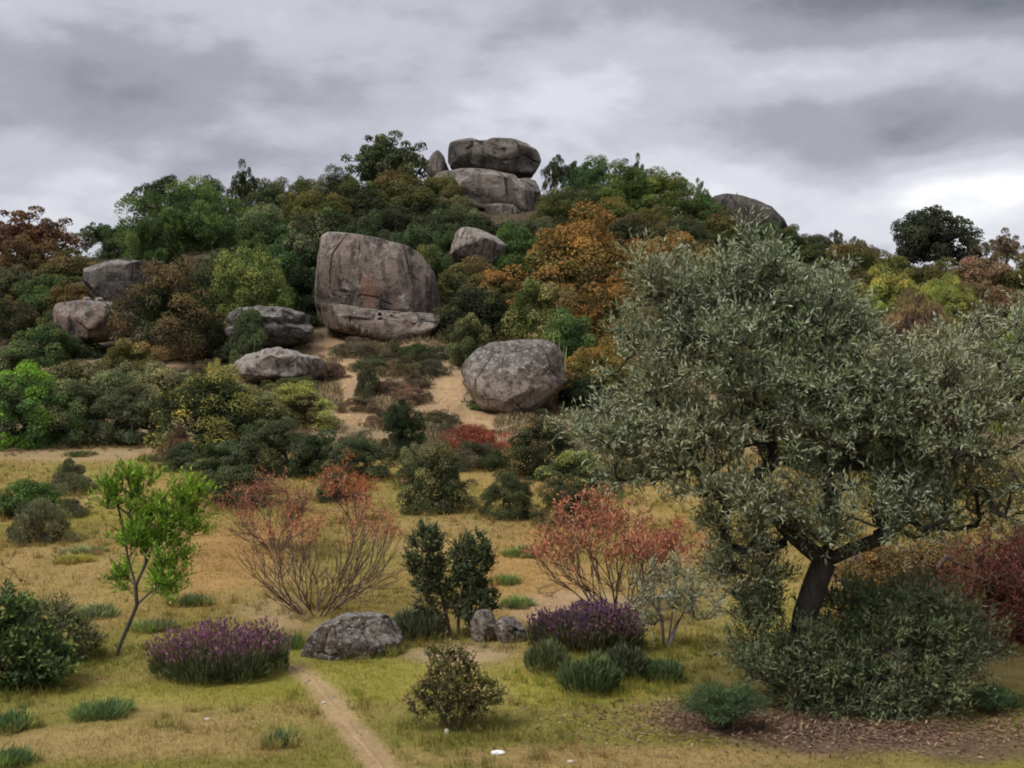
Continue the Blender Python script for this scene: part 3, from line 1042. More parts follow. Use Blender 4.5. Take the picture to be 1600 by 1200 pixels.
rock('rock', [(354, 510), (357, 490), (375, 480), (420, 477), (450, 480), (480, 490), (488, 508), (484, 536), (440, 545), (395, 545), (358, 540)], 50.5, R_DARK,
     'jagged dark grey rock below the light green tree', 0.8, 0.55, 0.05, 5, 47, cuts=((505, .12, .25, .05),), freq=1.7)
rock('rock', [(360, 570), (372, 552), (400, 545), (430, 541), (468, 547), (498, 560), (507, 582), (480, 598), (400, 598), (368, 588)], 45.5, R_PALE,
     'low fissured pale rock on the bare slope above yellow-green shrubs', 0.7, 0.6, 0.06, 5, 53, freq=2.0)
rock('stone', [(128, 470), (131, 464), (139, 464), (142, 470), (136, 474)], 57, R_PALE, 'small pale stone wedged between the two dark rocks, outer one', 0.9, 0.7, 0.05, 3, 57)
rock('stone', [(148, 470), (150, 464), (158, 464), (162, 470), (155, 475)], 57, R_PALE, 'small pale stone wedged between the two dark rocks, inner one', 0.9, 0.7, 0.05, 3, 58)
rock('rock', [(464, 1036), (474, 1012), (488, 988), (506, 973), (540, 960), (585, 958), (612, 963), (630, 977), (630, 1002), (590, 1030), (540, 1042), (480, 1045)], 12.7, R_LICHEN,
     'long low lichen-spotted rock at the head of the near footpath', 0.55, 0.62, 0.03, 6, 61, freq=1.2)
rock('stone', [(734, 972), (740, 957), (755, 951), (772, 957), (776, 980), (768, 1003), (745, 1006), (735, 992)], 13.0, R_PALE, 'small pale upright stone at the foot of the forked shrub', 0.8, 0.6, 0.05, 5, 67)
rock('stone', [(770, 985), (780, 966), (800, 964), (818, 976), (826, 1000), (815, 1016), (780, 1014), (768, 1003)], 13.0, R_LICHEN, 'dark blocky stone between the pale stone and the purple lavender', 0.8, 0.55, 0.06, 5, 71)
rock('stone', [(925, 1000), (935, 980), (960, 972), (990, 978), (1005, 998), (990, 1015), (940, 1015)], 12.9, R_LICHEN, 'grey stone half hidden behind the flowering lavender', 0.8, 0.6, 0.05, 5, 73)

# ------------------------------------------------------------------ woods on the hill, scrub on the slope
G_HILL = 'trees and shrubs covering the hill'
G_SKY = 'trees along the ridge skyline'
G_SLOPE = 'shrubs on the slope and field'
G_HEATH = 'low heath bushes on the sandy slope'
hill = [
    # name, x, top, w, where, kind, colour, tip colour, amount, label
    ('oak_tree', 50, 325, 140, 80, 'airy', 'rust', 'brown', .4, 'reddish-brown thin-crowned oak against the sky at the picture\'s far edge'),
    ('oak_tree', -22, 342, 110, 82, 'airy', 'rust', 'red', .2, 'rust-red oak cut off by the picture edge beside the reddish-brown oak'),
    ('oak_tree', 45, 372, 110, 76, 'bush', 'brown', 'rust', .5, 'dull brown oak beneath the reddish-brown skyline oak'),
    ('oak_tree', 112, 392, 110, 74, 'bush', 'olive', 'brown', .3, 'dark olive oak in a shaded dip beside the dull brown oak'),
    ('oak_tree', 157, 348, 66, 86, 'airy', 'green', 'grey', .2, 'small green skyline tree in the dip left of the feathery tree'),
    ('oak_tree', 193, 352, 64, 84, 'bush', 'mid', 'green', .3, 'low green skyline bush touching the feathery tree'),
    ('oak_tree', 258, 276, 92, 79, 'airy', 'dark', 'mid', .3, 'dark tree with a flat sideways bough above the feathery tree'),
    ('oak_tree', 325, 281, 96, 79, 'fine', 'dark', 'mid', .4, 'dark round-topped oak just behind the feathery tree'),
    ('oak_tree', 383, 252, 50, 84, 'airy', 'dark', 'grey', .2, 'slim tree whose sprig stands tallest over the western wood'),
    ('oak_tree', 425, 281, 92, 80, 'fine', 'green', 'olive', .4, 'green skyline oak just east of the tall slim sprig'),
    ('oak_tree', 478, 278, 84, 80, 'fine', 'olive', 'grey', .3, 'olive skyline oak midway between slim sprig and summit pine'),
    ('oak_tree', 528, 264, 84, 81, 'fine', 'dark', 'olive', .4, 'dark skyline oak next below the summit pine'),
    ('oak_tree', 492, 302, 112, 72, 'fine', 'olive', 'brown', .5, 'brown-tinged oak below the western skyline trees'),
    ('feathery_tree', 300, 290, 178, 68, 'feather', 'green', 'bright', .35, 'large soft feathery green tree on the western shoulder'),
    ('feathery_tree', 238, 345, 82, 66, 'feather', 'green', 'bright', .3, 'smaller feathery green tree hugging the large one\'s lower side'),
    ('oak_tree', 412, 322, 110, 66, 'fine', 'green', 'silver', .25, 'green oak with pale leaf tips beside the feathery tree'),
    ('oak_tree', 500, 328, 124, 65, 'fine', 'dark', 'pale', .28, 'dark green oak with pale tips above the square boulder\'s corner'),
    ('oak_tree', 472, 358, 100, 60, 'fine', 'dark', 'silver', .2, 'very dark oak pressed against the square boulder\'s side'),
    ('oak_tree', 436, 386, 92, 57, 'bush', 'blue', 'green', .3, 'bluish-green oak directly behind the light green tree'),
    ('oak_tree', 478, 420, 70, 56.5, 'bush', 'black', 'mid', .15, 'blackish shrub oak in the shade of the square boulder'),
    ('oak_tree', 340, 395, 90, 60, 'bush', 'dark', 'mid', .3, 'dark oak filling the gap under the feathery tree'),
    ('light_green_tree', 390, 388, 114, 52, 'fine', 'bright', 'lime', .3, 'light yellow-green broadleaf tree above the jagged dark rock'),
    ('oak_tree', 264, 408, 152, 50.5, 'fine', 'dark', 'brown', .6, 'big bushy brown-leaved oak between the overhanging and jagged rocks'),
    ('shrub', 205, 534, 88, 47, 'bush', 'olive', 'straw', .35, 'yellow-brown shrub at the big brown oak\'s foot'),
    ('oak_tree', 24, 415, 84, 67, 'bush', 'mid', 'grey', .35, 'grey-green oak at the picture edge under the brown skyline oaks'),
    ('oak_tree', 72, 430, 92, 64, 'bush', 'green', 'mid', .3, 'plain green oak beside the grey-green edge oak'),
    ('oak_tree', 112, 440, 78, 63, 'bush', 'brown', 'mid', .3, 'brownish oak touching the dark rock slab'),
    ('oak_tree', 22, 468, 112, 57, 'fine', 'dark', 'brown', .35, 'dark dull oak at the picture edge, middle of the western slope'),
    ('shrub', 76, 506, 88, 51, 'bush', 'green', 'bright', .25, 'deep green shrub beside the overhanging rock'),
    ('shrub', 24, 536, 96, 48, 'bush', 'mid', 'green', .3, 'mid-green shrub at the picture edge above the bright green shrub'),
    ('shrub', 140, 566, 90, 45, 'bush', 'mid', 'grey', .3, 'low grey-green shrub in front of the dark hollow'),
    ('shrub', 134, 534, 96, 52.5, 'bush', 'black', 'dark', .3, 'black foliage standing in for shade in the hollow under the overhanging rock'),  # added foliage, black so that it reads as deep shade under the overhang
    ('shrub', 388, 484, 62, 49, 'bush', 'mid', 'olive', .3, 'shrub overgrowing the jagged dark rock\'s upper face'),
    ('shrub', 330, 494, 46, 50, 'bush', 'black', 'dark', .3, 'black foliage added as shade between big brown oak and jagged rock'),  # shade of the void beside the oak, put into black leaf colour
    ('shrub', 462, 588, 84, 608, 'low', 'pale', 'olive', .4, 'low pale shrub along the fissured rock\'s foot'),
    ('shrub', 780, 478, 60, 52.5, 'bush', 'black', 'dark', .3, 'black foliage imitating shade in the hollow behind the leafy green shrub'),  # added dark foliage whose colour imitates the shaded cave
    # summit
    ('pine_tree', 612, 208, 128, 88, 'airy', 'mid', 'grey', .25, 'spreading pine on the summit beside the balancing boulder'),
    ('pine_tree', 600, 222, 80, 90, 'airy', 'dark', 'mid', .25, 'darker pine half hidden inside the summit pine'),
    ('oak_tree', 622, 262, 128, 80, 'fine', 'olive', 'brown', .35, 'olive-brown oak right below the summit pine'),
    ('oak_tree', 558, 285, 100, 75, 'fine', 'dark', 'olive', .3, 'dark oak below the summit pine, western one'),
    ('oak_tree', 650, 290, 128, 75, 'fine', 'dark', 'olive', .35, 'wide dark oak below the pointed summit rock'),
    ('oak_tree', 708, 306, 96, 76, 'fine', 'grey', 'olive', .3, 'grey-green oak in front of the sloping summit slab'),
    ('oak_tree', 602, 314, 126, 68, 'fine', 'black', 'dark', .4, 'very dark oak mid-slope above the square boulder'),
    ('oak_tree', 702, 328, 116, 69, 'fine', 'dark', 'grey', .25, 'dark oak with grey tips above the pale cracked rock'),
    ('oak_tree', 572, 332, 74, 64, 'bush', 'green', 'mid', .3, 'green bushy oak just over the square boulder\'s top edge'),
    ('shrub', 640, 356, 84, 61, 'bush', 'green', 'mid', .3, 'low green shrub behind the square boulder\'s top'),
    ('shrub', 692, 354, 50, 64.5, 'bush', 'mid', 'green', .3, 'small shrub touching the pale cracked rock'),
    ('shrub', 672, 384, 66, 58.5, 'bush', 'green', 'olive', .3, 'green shrub at the square boulder\'s sloping shoulder'),
    ('shrub', 805, 352, 80, 64, 'bush', 'green', 'bright', .2, 'bright green shrub between pale cracked rock and orange oak'),
    ('oak_tree', 836, 340, 66, 70, 'bush', 'grey', 'mid', .3, 'grey-green oak under the upright summit block'),
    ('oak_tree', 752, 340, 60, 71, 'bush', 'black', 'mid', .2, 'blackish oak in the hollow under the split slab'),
    ('oak_tree', 686, 276, 76, 80.5, 'bush', 'olive', 'brown', .3, 'small olive-brown oak hiding the sloping slab\'s upper end'),
    ('oak_tree', 726, 318, 70, 76, 'bush', 'grey', 'mid', .3, 'small grey-green oak leaning on the sloping summit slab'),
    ('oak_tree', 792, 346, 84, 73, 'bush', 'grey', 'mid', .3, 'grey-green bush just below the split slab under the summit'),
    # east of the summit
    ('oak_tree', 868, 243, 36, 85, 'airy', 'dark', 'mid', .25, 'thin upright dark tree next to the balancing boulder\'s open end'),
    ('oak_tree', 896, 252, 30, 86, 'airy', 'dark', 'green', .25, 'thinnest sapling between the upright dark tree and green crowns'),
    ('oak_tree', 928, 246, 84, 82, 'fine', 'green', 'bright', .25, 'green skyline tree, first full crown east of the summit'),
    ('oak_tree', 995, 242, 30, 87, 'airy', 'dark', 'green', .3, 'narrow spike of a tree poking above the bright green crowns'),
    ('oak_tree', 978, 256, 100, 81, 'fine', 'bright', 'green', .4, 'bright green oak under the narrow spike tree'),
    ('oak_tree', 1036, 264, 112, 81, 'fine', 'bright', 'olive', .4, 'bright green oak, easternmost of the green skyline crowns'),
    ('oak_tree', 880, 296, 92, 76, 'fine', 'olive', 'brown', .3, 'olive oak beside the upright summit block'),
    ('oak_tree', 952, 312, 104, 75, 'fine', 'olive', 'orange', .2, 'olive oak with orange tips over the orange oak'),
    ('oak_tree', 1022, 322, 104, 75, 'fine', 'olive', 'brown', .4, 'brown-green oak below the easternmost green crown'),
    ('oak_tree', 1088, 306, 84, 79, 'bush', 'olive', 'green', .4, 'brown-green oak on the ridge before the whaleback rock'),
    ('twiggy_tree', 1092, 280, 34, 86, 'airy', 'heath', 'grey', .3, 'tiny bare-twigged tree on the ridge before the whaleback rock'),
    ('oak_tree', 1128, 330, 96, 77, 'fine', 'olive', 'brown', .35, 'brown-olive oak in front of the whaleback rock'),
    ('oak_tree', 1064, 340, 100, 72, 'fine', 'dark', 'brown', .4, 'dark brown-tinged oak behind the orange-tipped oak'),
    ('oak_tree', 985, 335, 96, 70, 'fine', 'dark', 'brown', .45, 'dark oak directly behind the orange oak\'s crown'),
    ('oak_tree', 1150, 365, 100, 70, 'fine', 'black', 'olive', .35, 'very dark oak behind the olive tree\'s highest shoots'),
    ('oak_tree', 1192, 348, 66, 82, 'bush', 'green', 'mid', .4, 'green oak at the low end of the whaleback rock'),
    ('oak_tree', 1232, 352, 62, 86, 'bush', 'green', 'olive', .3, 'green oak on the ridge just past the whaleback rock'),
    # orange oaks
    ('orange_oak', 905, 331, 196, 53, 'fine', 'olive', 'orange', .74, 'largest orange-brown flowering oak above the rounded boulder'),
    ('orange_oak', 842, 442, 96, 49.5, 'bush', 'olive', 'straw', .40, 'yellow-olive oak at the orange oak\'s lower skirt'),
    ('orange_oak', 1048, 363, 132, 60, 'fine', 'olive', 'orange', .68, 'orange-brown oak rising behind the olive tree\'s crown'),
    ('orange_oak', 965, 430, 90, 50.5, 'bush', 'olive', 'orange', .35, 'dim orange oak between the largest orange oak and the olive tree'),
    ('oak_tree', 735, 404, 134, 57.5, 'fine', 'olive', 'brown', .45, 'brown-green oak overhanging the square boulder\'s end'),
    ('oak_tree', 778, 424, 80, 55.5, 'bush', 'olive', 'orange', .3, 'oak with faint orange tips between square boulder and orange oak'),
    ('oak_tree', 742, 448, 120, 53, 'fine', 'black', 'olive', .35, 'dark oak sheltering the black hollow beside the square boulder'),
    ('shrub', 733, 492, 66, 572, 'bush', 'mid', 'pale', .25, 'dark green leafy shrub standing left of the rounded boulder\'s top'),
    ('shrub', 890, 484, 78, 47.5, 'bush', 'green', 'bright', .3, 'fresh green fern-like shrub behind the rounded boulder'),
    ('orange_shrub', 938, 532, 124, 42.5, 'fine', 'olive', 'orange', .62, 'golden-orange dome-shaped shrub beside the rounded boulder'),
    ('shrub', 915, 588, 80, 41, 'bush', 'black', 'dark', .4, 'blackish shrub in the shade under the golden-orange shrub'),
    ('shrub', 970, 560, 60, 45, 'bush', 'dark', 'olive', .3, 'dark shrub between golden-orange shrub and olive tree'),
    # ridge to the east
    ('oak_tree', 1270, 372, 74, 86, 'bush', 'olive', 'mid', .4, 'olive bush on the ridge in front of the low rounded rock'),
    ('oak_tree', 1308, 360, 26, 92, 'airy', 'heath', 'mid', .3, 'small airy tree on the ridge after the low rounded rock'),
    ('oak_tree', 1340, 370, 34, 95, 'airy', 'heath', 'brown', .3, 'small airy brownish tree just before the small flat skyline rock'),
    ('oak_tree', 1320, 382, 82, 84, 'bush', 'olive', 'brown', .4, 'olive-brown bush under the two small airy ridge trees'),
    ('oak_tree', 1388, 396, 96, 84, 'bush', 'olive', 'brown', .45, 'olive-brown bush on the ridge between flat rock and lone tree'),
    ('lone_tree', 1459, 326, 110, 108, 'tree', 'black', 'dark', .3, 'lone dark round tree standing out against the pale sky'),
    ('oak_tree', 1526, 374, 54, 110, 'airy', 'heath', 'grey', .4, 'grey see-through tree next to the lone dark tree'),
    ('oak_tree', 1570, 358, 54, 109, 'airy', 'wood', 'brown', .5, 'brownish see-through tree at the ridge\'s far end'),
    ('oak_tree', 1452, 408, 100, 86, 'bush', 'olive', 'brown', .4, 'brown-olive bush below the lone dark tree'),
    ('oak_tree', 1540, 402, 130, 82, 'fine', 'brown', 'pink', .4, 'pinkish-brown thicket below the see-through ridge trees'),
    ('oak_tree', 1610, 400, 90, 80, 'bush', 'olive', 'brown', .4, 'olive thicket cut off by the picture edge near the ridge'),
    ('oak_tree', 1370, 425, 100, 70, 'bush', 'dark', 'brown', .4, 'dark brown bush behind the lime-green shrubs'),
    ('oak_tree', 1460, 440, 120, 66, 'fine', 'brown', 'wood', .4, 'brown twiggy bush between the two lime-green shrubs'),
    ('oak_tree', 1560, 445, 130, 60, 'fine', 'brown', 'pink', .4, 'wide reddish-brown bush above the olive tree\'s outer boughs'),
    ('shrub', 1388, 418, 112, 57, 'fine', 'lime', 'yellow', .4, 'lime-green shrub behind the olive, larger of the pair'),
    ('shrub', 1478, 430, 84, 60, 'fine', 'lime', 'yellow', .4, 'lime-green shrub behind the olive, smaller of the pair'),
    ('shrub', 1432, 462, 110, 52, 'low', 'wood', 'straw', .4, 'brown twiggy shrub below and between the lime-green pair'),
    ('shrub', 1590, 490, 80, 36, 'bush', 'fresh', 'lime', .4, 'fresh green shrub at the picture edge behind the olive'),
    ('shrub', 1240, 430, 160, 48, 'bush', 'dark', 'olive', .3, 'dark shrub mostly hidden behind the olive tree\'s crown'),
    ('shrub', 1330, 560, 200, 30, 'bush', 'dark', 'olive', .3, 'dark shrub seen only through gaps of the olive tree'),
    ('shrub', 1060, 600, 120, 34, 'bush', 'mid', 'olive', .3, 'shrub behind the olive tree\'s westernmost boughs'),
    ('dry_bush', 1370, 838, 120, 972, 'bush', 'brown', 'orange', .25, 'brown bush seen under the olive crown just past the trunk'),
    ('dry_bush', 1480, 845, 150, 985, 'bush', 'rust', 'brown', .4, 'rusty bush seen under the olive crown, middle of three'),
    ('dry_bush', 1590, 830, 130, 1000, 'bush', 'rust', 'maroon', .4, 'dark rusty bush at the picture edge under the olive crown'),
    # bank of shrubs across the western field edge
    ('shrub', 105, 566, 130, 41, 'bush', 'pale', 'olive', .4, 'pale olive shrub behind the bright green edge shrub'),
    ('shrub', 190, 572, 120, 40, 'bush', 'pale', 'grey', .4, 'pale olive shrub, second along the back of the western thicket'),
    ('shrub', 262, 568, 110, 40, 'bush', 'grey', 'pale', .4, 'grey-green shrub at the back of the thicket under the brown oak'),
    ('shrub', 340, 574, 100, 40.5, 'bush', 'pale', 'yellow', .3, 'pale shrub behind the yellow-topped shrub'),
    ('shrub', 36, 570, 150, 698, 'fine', 'green', 'fresh', .35, 'bright green rounded shrub at the picture edge on the field\'s far side'),
    ('shrub', 128, 596, 120, 693, 'fine', 'mid', 'pale', .35, 'olive shrub next to the bright green edge shrub'),
    ('shrub', 208, 592, 124, 692, 'fine', 'mid', 'grey', .5, 'grey-green shrub with shaded skirts ending the western thicket'),
    ('shrub', 328, 580, 164, 706, 'fine', 'dark', 'yellow', .32, 'large dark shrub topped with yellow new leaves'),
    ('flowering_shrub', 334, 566, 34, 39, 'bush', 'yellow', 'yellow', .6, 'small bright yellow flowering shrub peeking over the yellow-topped one'),
    ('shrub', 460, 598, 128, 668, 'fine', 'olive', 'lime', .5, 'yellow-green shrub below the low fissured rock'),
    ('shrub', 408, 612, 80, 36, 'bush', 'olive', 'pale', .4, 'yellowish shrub joining the yellow-topped and yellow-green shrubs'),
    ('twiggy_shrub', 278, 668, 60, 716, 'low', 'pink', 'heath', .4, 'low pinkish twiggy shrub at the field edge by the dark shrub'),
    ('shrub', 284, 690, 66, 734, 'bush', 'mid', 'dark', .3, 'low dark shrub at the field\'s edge below the pinkish one'),
    ('shrub', 352, 688, 92, 748, 'bush', 'mid', 'grey', .4, 'grey-tipped shrub in the middle row below the yellow-topped shrub'),
    ('shrub', 430, 654, 116, 742, 'fine', 'mid', 'grey', .35, 'tall grey-green shrub behind the red twiggy shrub'),
    ('shrub', 374, 728, 102, 790, 'bush', 'dark', 'mid', .4, 'dark compact shrub beside the red-leaved shrub, on bare ground'),
    ('shrub', 496, 672, 92, 742, 'bush', 'dark', 'mid', .3, 'dark shrub third along the middle row'),
    ('shrub', 556, 674, 100, 748, 'fine', 'mid', 'grey', .4, 'rounded grey-green shrub with a short visible stem'),
    ('shrub', 528, 738, 66, 782, 'bush', 'dark', 'mid', .3, 'small dark shrub in front of the rounded grey-green one'),
    ('shrub', 626, 626, 76, 718, 'fine', 'black', 'mid', .3, 'black-green cone-shaped shrub at the foot of the sandy slope'),
    ('shrub', 682, 690, 112, 797, 'fine', 'dark', 'pale', .25, 'solid dark green shrub alone in mid-field with paler top'),
    ('shrub', 644, 692, 56, 762, 'bush', 'mid', 'pale', .4, 'small pale-tipped shrub at the shoulder of the solitary dark shrub'),
    ('shrub', 797, 736, 80, 810, 'fine', 'dark', 'mid', .3, 'dark round shrub east of the mid-field gap'),
    ('shrub', 848, 644, 110, 748, 'fine', 'dark', 'straw', .2, 'tall dark shrub with straw-coloured tips below the rounded boulder'),
    ('shrub', 905, 704, 116, 772, 'bush', 'mid', 'lime', .4, 'shrub with pale lime leaves beside the olive\'s low boughs'),
    ('shrub', 884, 742, 106, 818, 'fine', 'dark', 'straw', .22, 'dark shrub with yellowish tips above the red-leaved shrub'),
    ('red_shrub', 745, 664, 118, 708, 'low', 'red', 'wood', .35, 'low brick-red heath patch at the foot of the sandy path'),
    ('shrub', 740, 690, 80, 732, 'low', 'heath', 'mid', .4, 'low grey-brown heath just below the brick-red patch'),
    ('shrub', 772, 702, 56, 734, 'low', 'mid', 'green', .4, 'small green tuft next to the low grey-brown heath'),
    ('shrub', 112, 718, 74, 770, 'low', 'heath', 'pale', .4, 'pale rounded heath shrub on the western field'),
    ('shrub', 42, 748, 110, 806, 'bush', 'green', 'bright', .4, 'green spreading shrub at the picture edge on the western field'),
    ('shrub', 56, 782, 104, 848, 'low', 'heath', 'grey', .35, 'grey-brown dying shrub in front of the green spreading one'),
    ('shrub', 112, 778, 52, 806, 'low', 'heath', 'grey', .4, 'small grey heath tuft between pale rounded and dying shrubs'),
    ('shrub', 752, 618, 40, 640, 'bush', 'green', 'bright', .3, 'small green shrub against the rounded boulder\'s lower left side'),
]
for h in hill:
    nm = h[0]
    cat = 'shrub' if 'shrub' in nm or 'bush' in nm else 'tree'
    sky_ = h[4] >= 79
    plant(*h, cat=cat, group=(G_SKY if sky_ else G_HILL) if cat == 'tree' else G_SLOPE)

# low heath on the bare slope under the great boulder
heath = [
    (560, 528, 70, 556, 'heath', 'grey', 'brown heath at the great slab\'s foot, upper western one'), (612, 532, 60, 560, 'heath', 'mid', 'heath against the great slab\'s pitted lower edge'),
    (655, 538, 56, 566, 'grey', 'mid', 'grey-green heath under the great slab\'s eastern end'), (690, 540, 50, 562, 'heath', 'grey', 'heath next to the leafy shrub by the rounded boulder'),
    (585, 556, 60, 578, 'mid', 'grey', 'green heath tuft in the middle of the sandy slope\'s top'), (630, 558, 66, 586, 'grey', 'heath', 'grey heath in the slope\'s centre'),
    (672, 562, 56, 586, 'heath', 'grey', 'brown heath at the wide sandy path\'s top'), (576, 576, 34, 622, 'mid', 'dark', 'upright green heath beside the thin sandy path'),
    (608, 592, 56, 616, 'heath', 'pink', 'pinkish heath low on the slope between two sandy paths'), (648, 584, 50, 606, 'heath', 'wood', 'dark brown heath bordering the wide sandy path'),
    (640, 606, 60, 630, 'heath', 'pink', 'faded heath bordering the wide sandy path further down'), (560, 622, 60, 642, 'wood', 'heath', 'brown flattened heath below the thin sandy path'),
    (688, 640, 46, 664, 'heath', 'mid', 'small heath in the mouth of the wide sandy path'), (700, 662, 54, 680, 'heath', 'grey', 'flat grey heath just above the brick-red patch'),
    (515, 566, 50, 592, 'heath', 'wood', 'brown heath leaning on the low fissured rock'), (384, 556, 44, 582, 'heath', 'wood', 'brown heath at the fissured rock\'s outer corner'),
    (330, 560, 50, 582, 'heath', 'mid', 'heath between the big brown oak and the fissured rock'), (600, 640, 54, 664, 'wood', 'pink', 'reddish heath behind the black-green cone shrub'),
]
for (x, top, w, foot, c1, c2, lab) in heath:
    plant('heath_shrub', x, top, w * 1.12, foot, 'low', c1, c2, .4, lab, 'shrub', G_HEATH)

# weeds in the grass
weeds = [
    (160, 1094, 74, 1117, 'green', 'bright', 'flat dark green weed in the grass below the young tree'), (436, 1124, 44, 1166, 'green', 'yellow', 'small green weed in the grass beside the footpath'),
    (818, 852, 56, 868, 'green', 'bright', 'bright green weed patch on bare ground, farthest of three'), (788, 888, 40, 912, 'bright', 'green', 'bright green weed patch on bare ground, middle of three'),
    (808, 928, 44, 948, 'bright', 'green', 'bright green weed patch on bare ground, closest to the stones'), (605, 1012, 34, 1024, 'green', 'bright', 'tiny green tuft at the lichen rock\'s corner'),
    (150, 938, 60, 962, 'grey', 'silver', 'grey-green herb in the grass by the young tree'), (245, 956, 56, 985, 'grey', 'bright', 'grey-green herb just behind the western lavender'),
    (300, 922, 50, 944, 'mid', 'bright', 'green herb on bare ground past the young tree'), (115, 864, 46, 878, 'yellow', 'yellow', 'flat patch of yellow flowers on the western field'),
    (460, 984, 30, 1012, 'green', 'bright', 'green herb between western lavender and lichen rock'), (12, 1150, 64, 1194, 'green', 'bright', 'green weed in the picture\'s bottom corner'),
    (16, 1062, 66, 1138, 'green', 'yellow', 'yellow-green weed below the bushy elder'), (1555, 1066, 70, 1100, 'blue', 'green', 'feathery green weed beyond the olive\'s base shoots'),
    (125, 700, 34, 712, 'green', 'mid', 'dark green tuft on the far grass edge'), (230, 706, 26, 720, 'dark', 'mid', 'tiny dark tuft on the far grass by the thicket'),
    (130, 840, 56, 866, 'pale', 'green', 'pale green herb on the western field'),
]
for (x, top, w, foot, c1, c2, lab) in weeds:
    plant('weed', x, foot - (foot - top) * .72, w, foot, 'weed', c1, c2, .4, lab, 'plant', 'weeds in the grass')


# ------------------------------------------------------------------ near plants, each grown on its own
def P3(px, row, Y):
    return np.array([(px - 800) / F * Y, Y, CZ + (600 - row) / F * Y])


def ellips_pts(rng, c, r, n, shell=0.35):
    d = sph(rng, n)
    k = (shell + (1 - shell) * rng.random(n)) ** 0.6
    return np.asarray(c) + d * k[:, None] * np.asarray(r)


def near_plant(name, foot, trunks, targets, label, cat, seed, leaf, mat=M_LEAF, bark=M_BARK, r_tip=0.005, r_exp=0.45, r_max=None, droop=0., wob=.12, part=('crown', 'trunk'),
               colours=('green', 'bright', .3), twig_stems=True, sides=6):
    """trunks, targets in world space; foot = world location of the thing"""
    rng = np.random.default_rng(seed)
    foot = np.asarray(foot, float)
    tr = [np.asarray(t) - foot for t in trunks]
    tp, bp, ends, dirs = skeleton(tr, np.asarray(targets) - foot, rng, r_tip, r_exp, droop, r_max, wob)
    root = empty(name, foot, label, cat)
    sel = leaf.get('sel')
    e2, d2 = ends, dirs
    if sel is not None:
        m = sel(ends + foot)
        e2, d2 = ends[m], dirs[m]
    P, T, N, L, W, lobe, along, tw = sprays(rng, e2, d2, leaf['twigs'], leaf['tl'], leaf['n'], leaf['L'], leaf['W'], leaf.get('up', .2), leaf.get('spread', .9))
    lr = rng.random(len(e2))[lobe]
    rnd = 0.45 * lr + 0.55 * rng.random(len(P))
    tip = 0.5 * along + 0.3 * rng.random(len(P)) + 0.3 * rng.random(len(e2))[lobe]
    tip = np.argsort(np.argsort(tip)) / len(tip)
    a = add(part[0], leaf_mesh(part[0], P, T, N, L, W, rnd, tip, mat), root)
    c1, c2, amt = colours
    a['leaf_color'], a['tip_color'], a['tip_amount'] = list(COL[c1]), list(COL[c2]), float(amt)
    paths = tp + bp
    V1, Q1 = tubes(tp, 10)
    V2, Q2 = tubes(bp, sides)
    VV, QQ = [V1, V2], [Q1, Q2 + len(V1)]
    if twig_stems:
        E, D, tl = tw
        pts = [(np.array([e, e + d * t]), np.array([r_tip * .7, r_tip * .35])) for e, d, t in zip(E, D, tl)]
        V3, Q3 = tubes(pts, 3)
        VV.append(V3)
        QQ.append(Q3 + len(V1) + len(V2))
    add(part[1], make_mesh(part[1], np.concatenate(VV), np.concatenate(QQ), bark, smooth=True), root)
    return root


rng = np.random.default_rng(5)
# --- the olive tree
OY = 10.6
ox, oy = ray(1262, 1108)
foot = np.array([ox, oy, zg1(ox, oy) - 0.03])
OY = oy
trunk = [foot + [0, 0, -0.1], P3(1258, 1066, OY), P3(1250, 1010, OY), P3(1258, 960, OY + .02), P3(1274, 912, OY + .03), P3(1288, 878, OY + .05)]
limb_l = [P3(1288, 878, OY + .05), P3(1262, 856, OY), P3(1232, 830, OY - .05), P3(1205, 800, OY - .1), P3(1180, 740, OY - .1)]
limb_m = [P3(1288, 878, OY + .05), P3(1300, 840, OY + .15), P3(1300, 780, OY + .25), P3(1280, 690, OY + .3), P3(1240, 600, OY + .3)]
limb_r = [P3(1288, 878, OY + .05), P3(1330, 858, OY - .05), P3(1375, 842, OY - .1), P3(1430, 800, OY - .1), P3(1480, 740, OY - .05)]
pm = OY / F
blobs = [  # px, row, rx, ry, rz(depth m), n
    (1180, 545, 140, 110, .95, 200), (1190, 430, 46, 36, .4, 24), (1070, 570, 80, 95, .7, 90), (1280, 620, 120, 130, 1.1, 150), (1060, 690, 130, 56, .7, 90),
    (970, 690, 56, 18, .4, 22), (1030, 620, 46, 60, .5, 36), (1180, 720, 150, 95, 1.0, 140), (1320, 765, 150, 76, 1.0, 110), (1450, 665, 110, 100, 1.0, 120),
    (1550, 570, 80, 80, .9, 84), (1580, 710, 100, 120, .9, 100), (1470, 785, 110, 56, .8, 60), (1160, 810, 64, 50, .5, 36), (1110, 460, 70, 36, .5, 36),
    (1270, 480, 66, 44, .6, 44), (1350, 610, 70, 70, .8, 50), (1425, 590, 50, 44, .7, 36), (1400, 690, 70, 70, .8, 44), (1480, 560, 40, 40, .6, 24), (1650, 590, 80, 130, .9, 60), (1165, 890, 50, 50, .35, 20), (950, 645, 20, 12, .2, 6), (985, 520, 16, 16, .2, 6), (930, 676, 18, 8, .2, 4),
    (1015, 440, 22, 20, .25, 9), (1060, 455, 44, 26, .4, 22), (1325, 500, 44, 30, .5, 22), (1130, 432, 40, 16, .3, 12), (1225, 440, 40, 20, .4, 14), (990, 745, 44, 14, .3, 12), (1178, 392, 14, 14, .15, 5), (1225, 830, 40, 36, .3, 16), (1300, 845, 40, 20, .3, 8),
]
tg = np.concatenate([ellips_pts(rng, P3(x, r, OY), (rx * pm, dz, rz * pm), n) for (x, r, rx, rz, dz, n) in blobs])
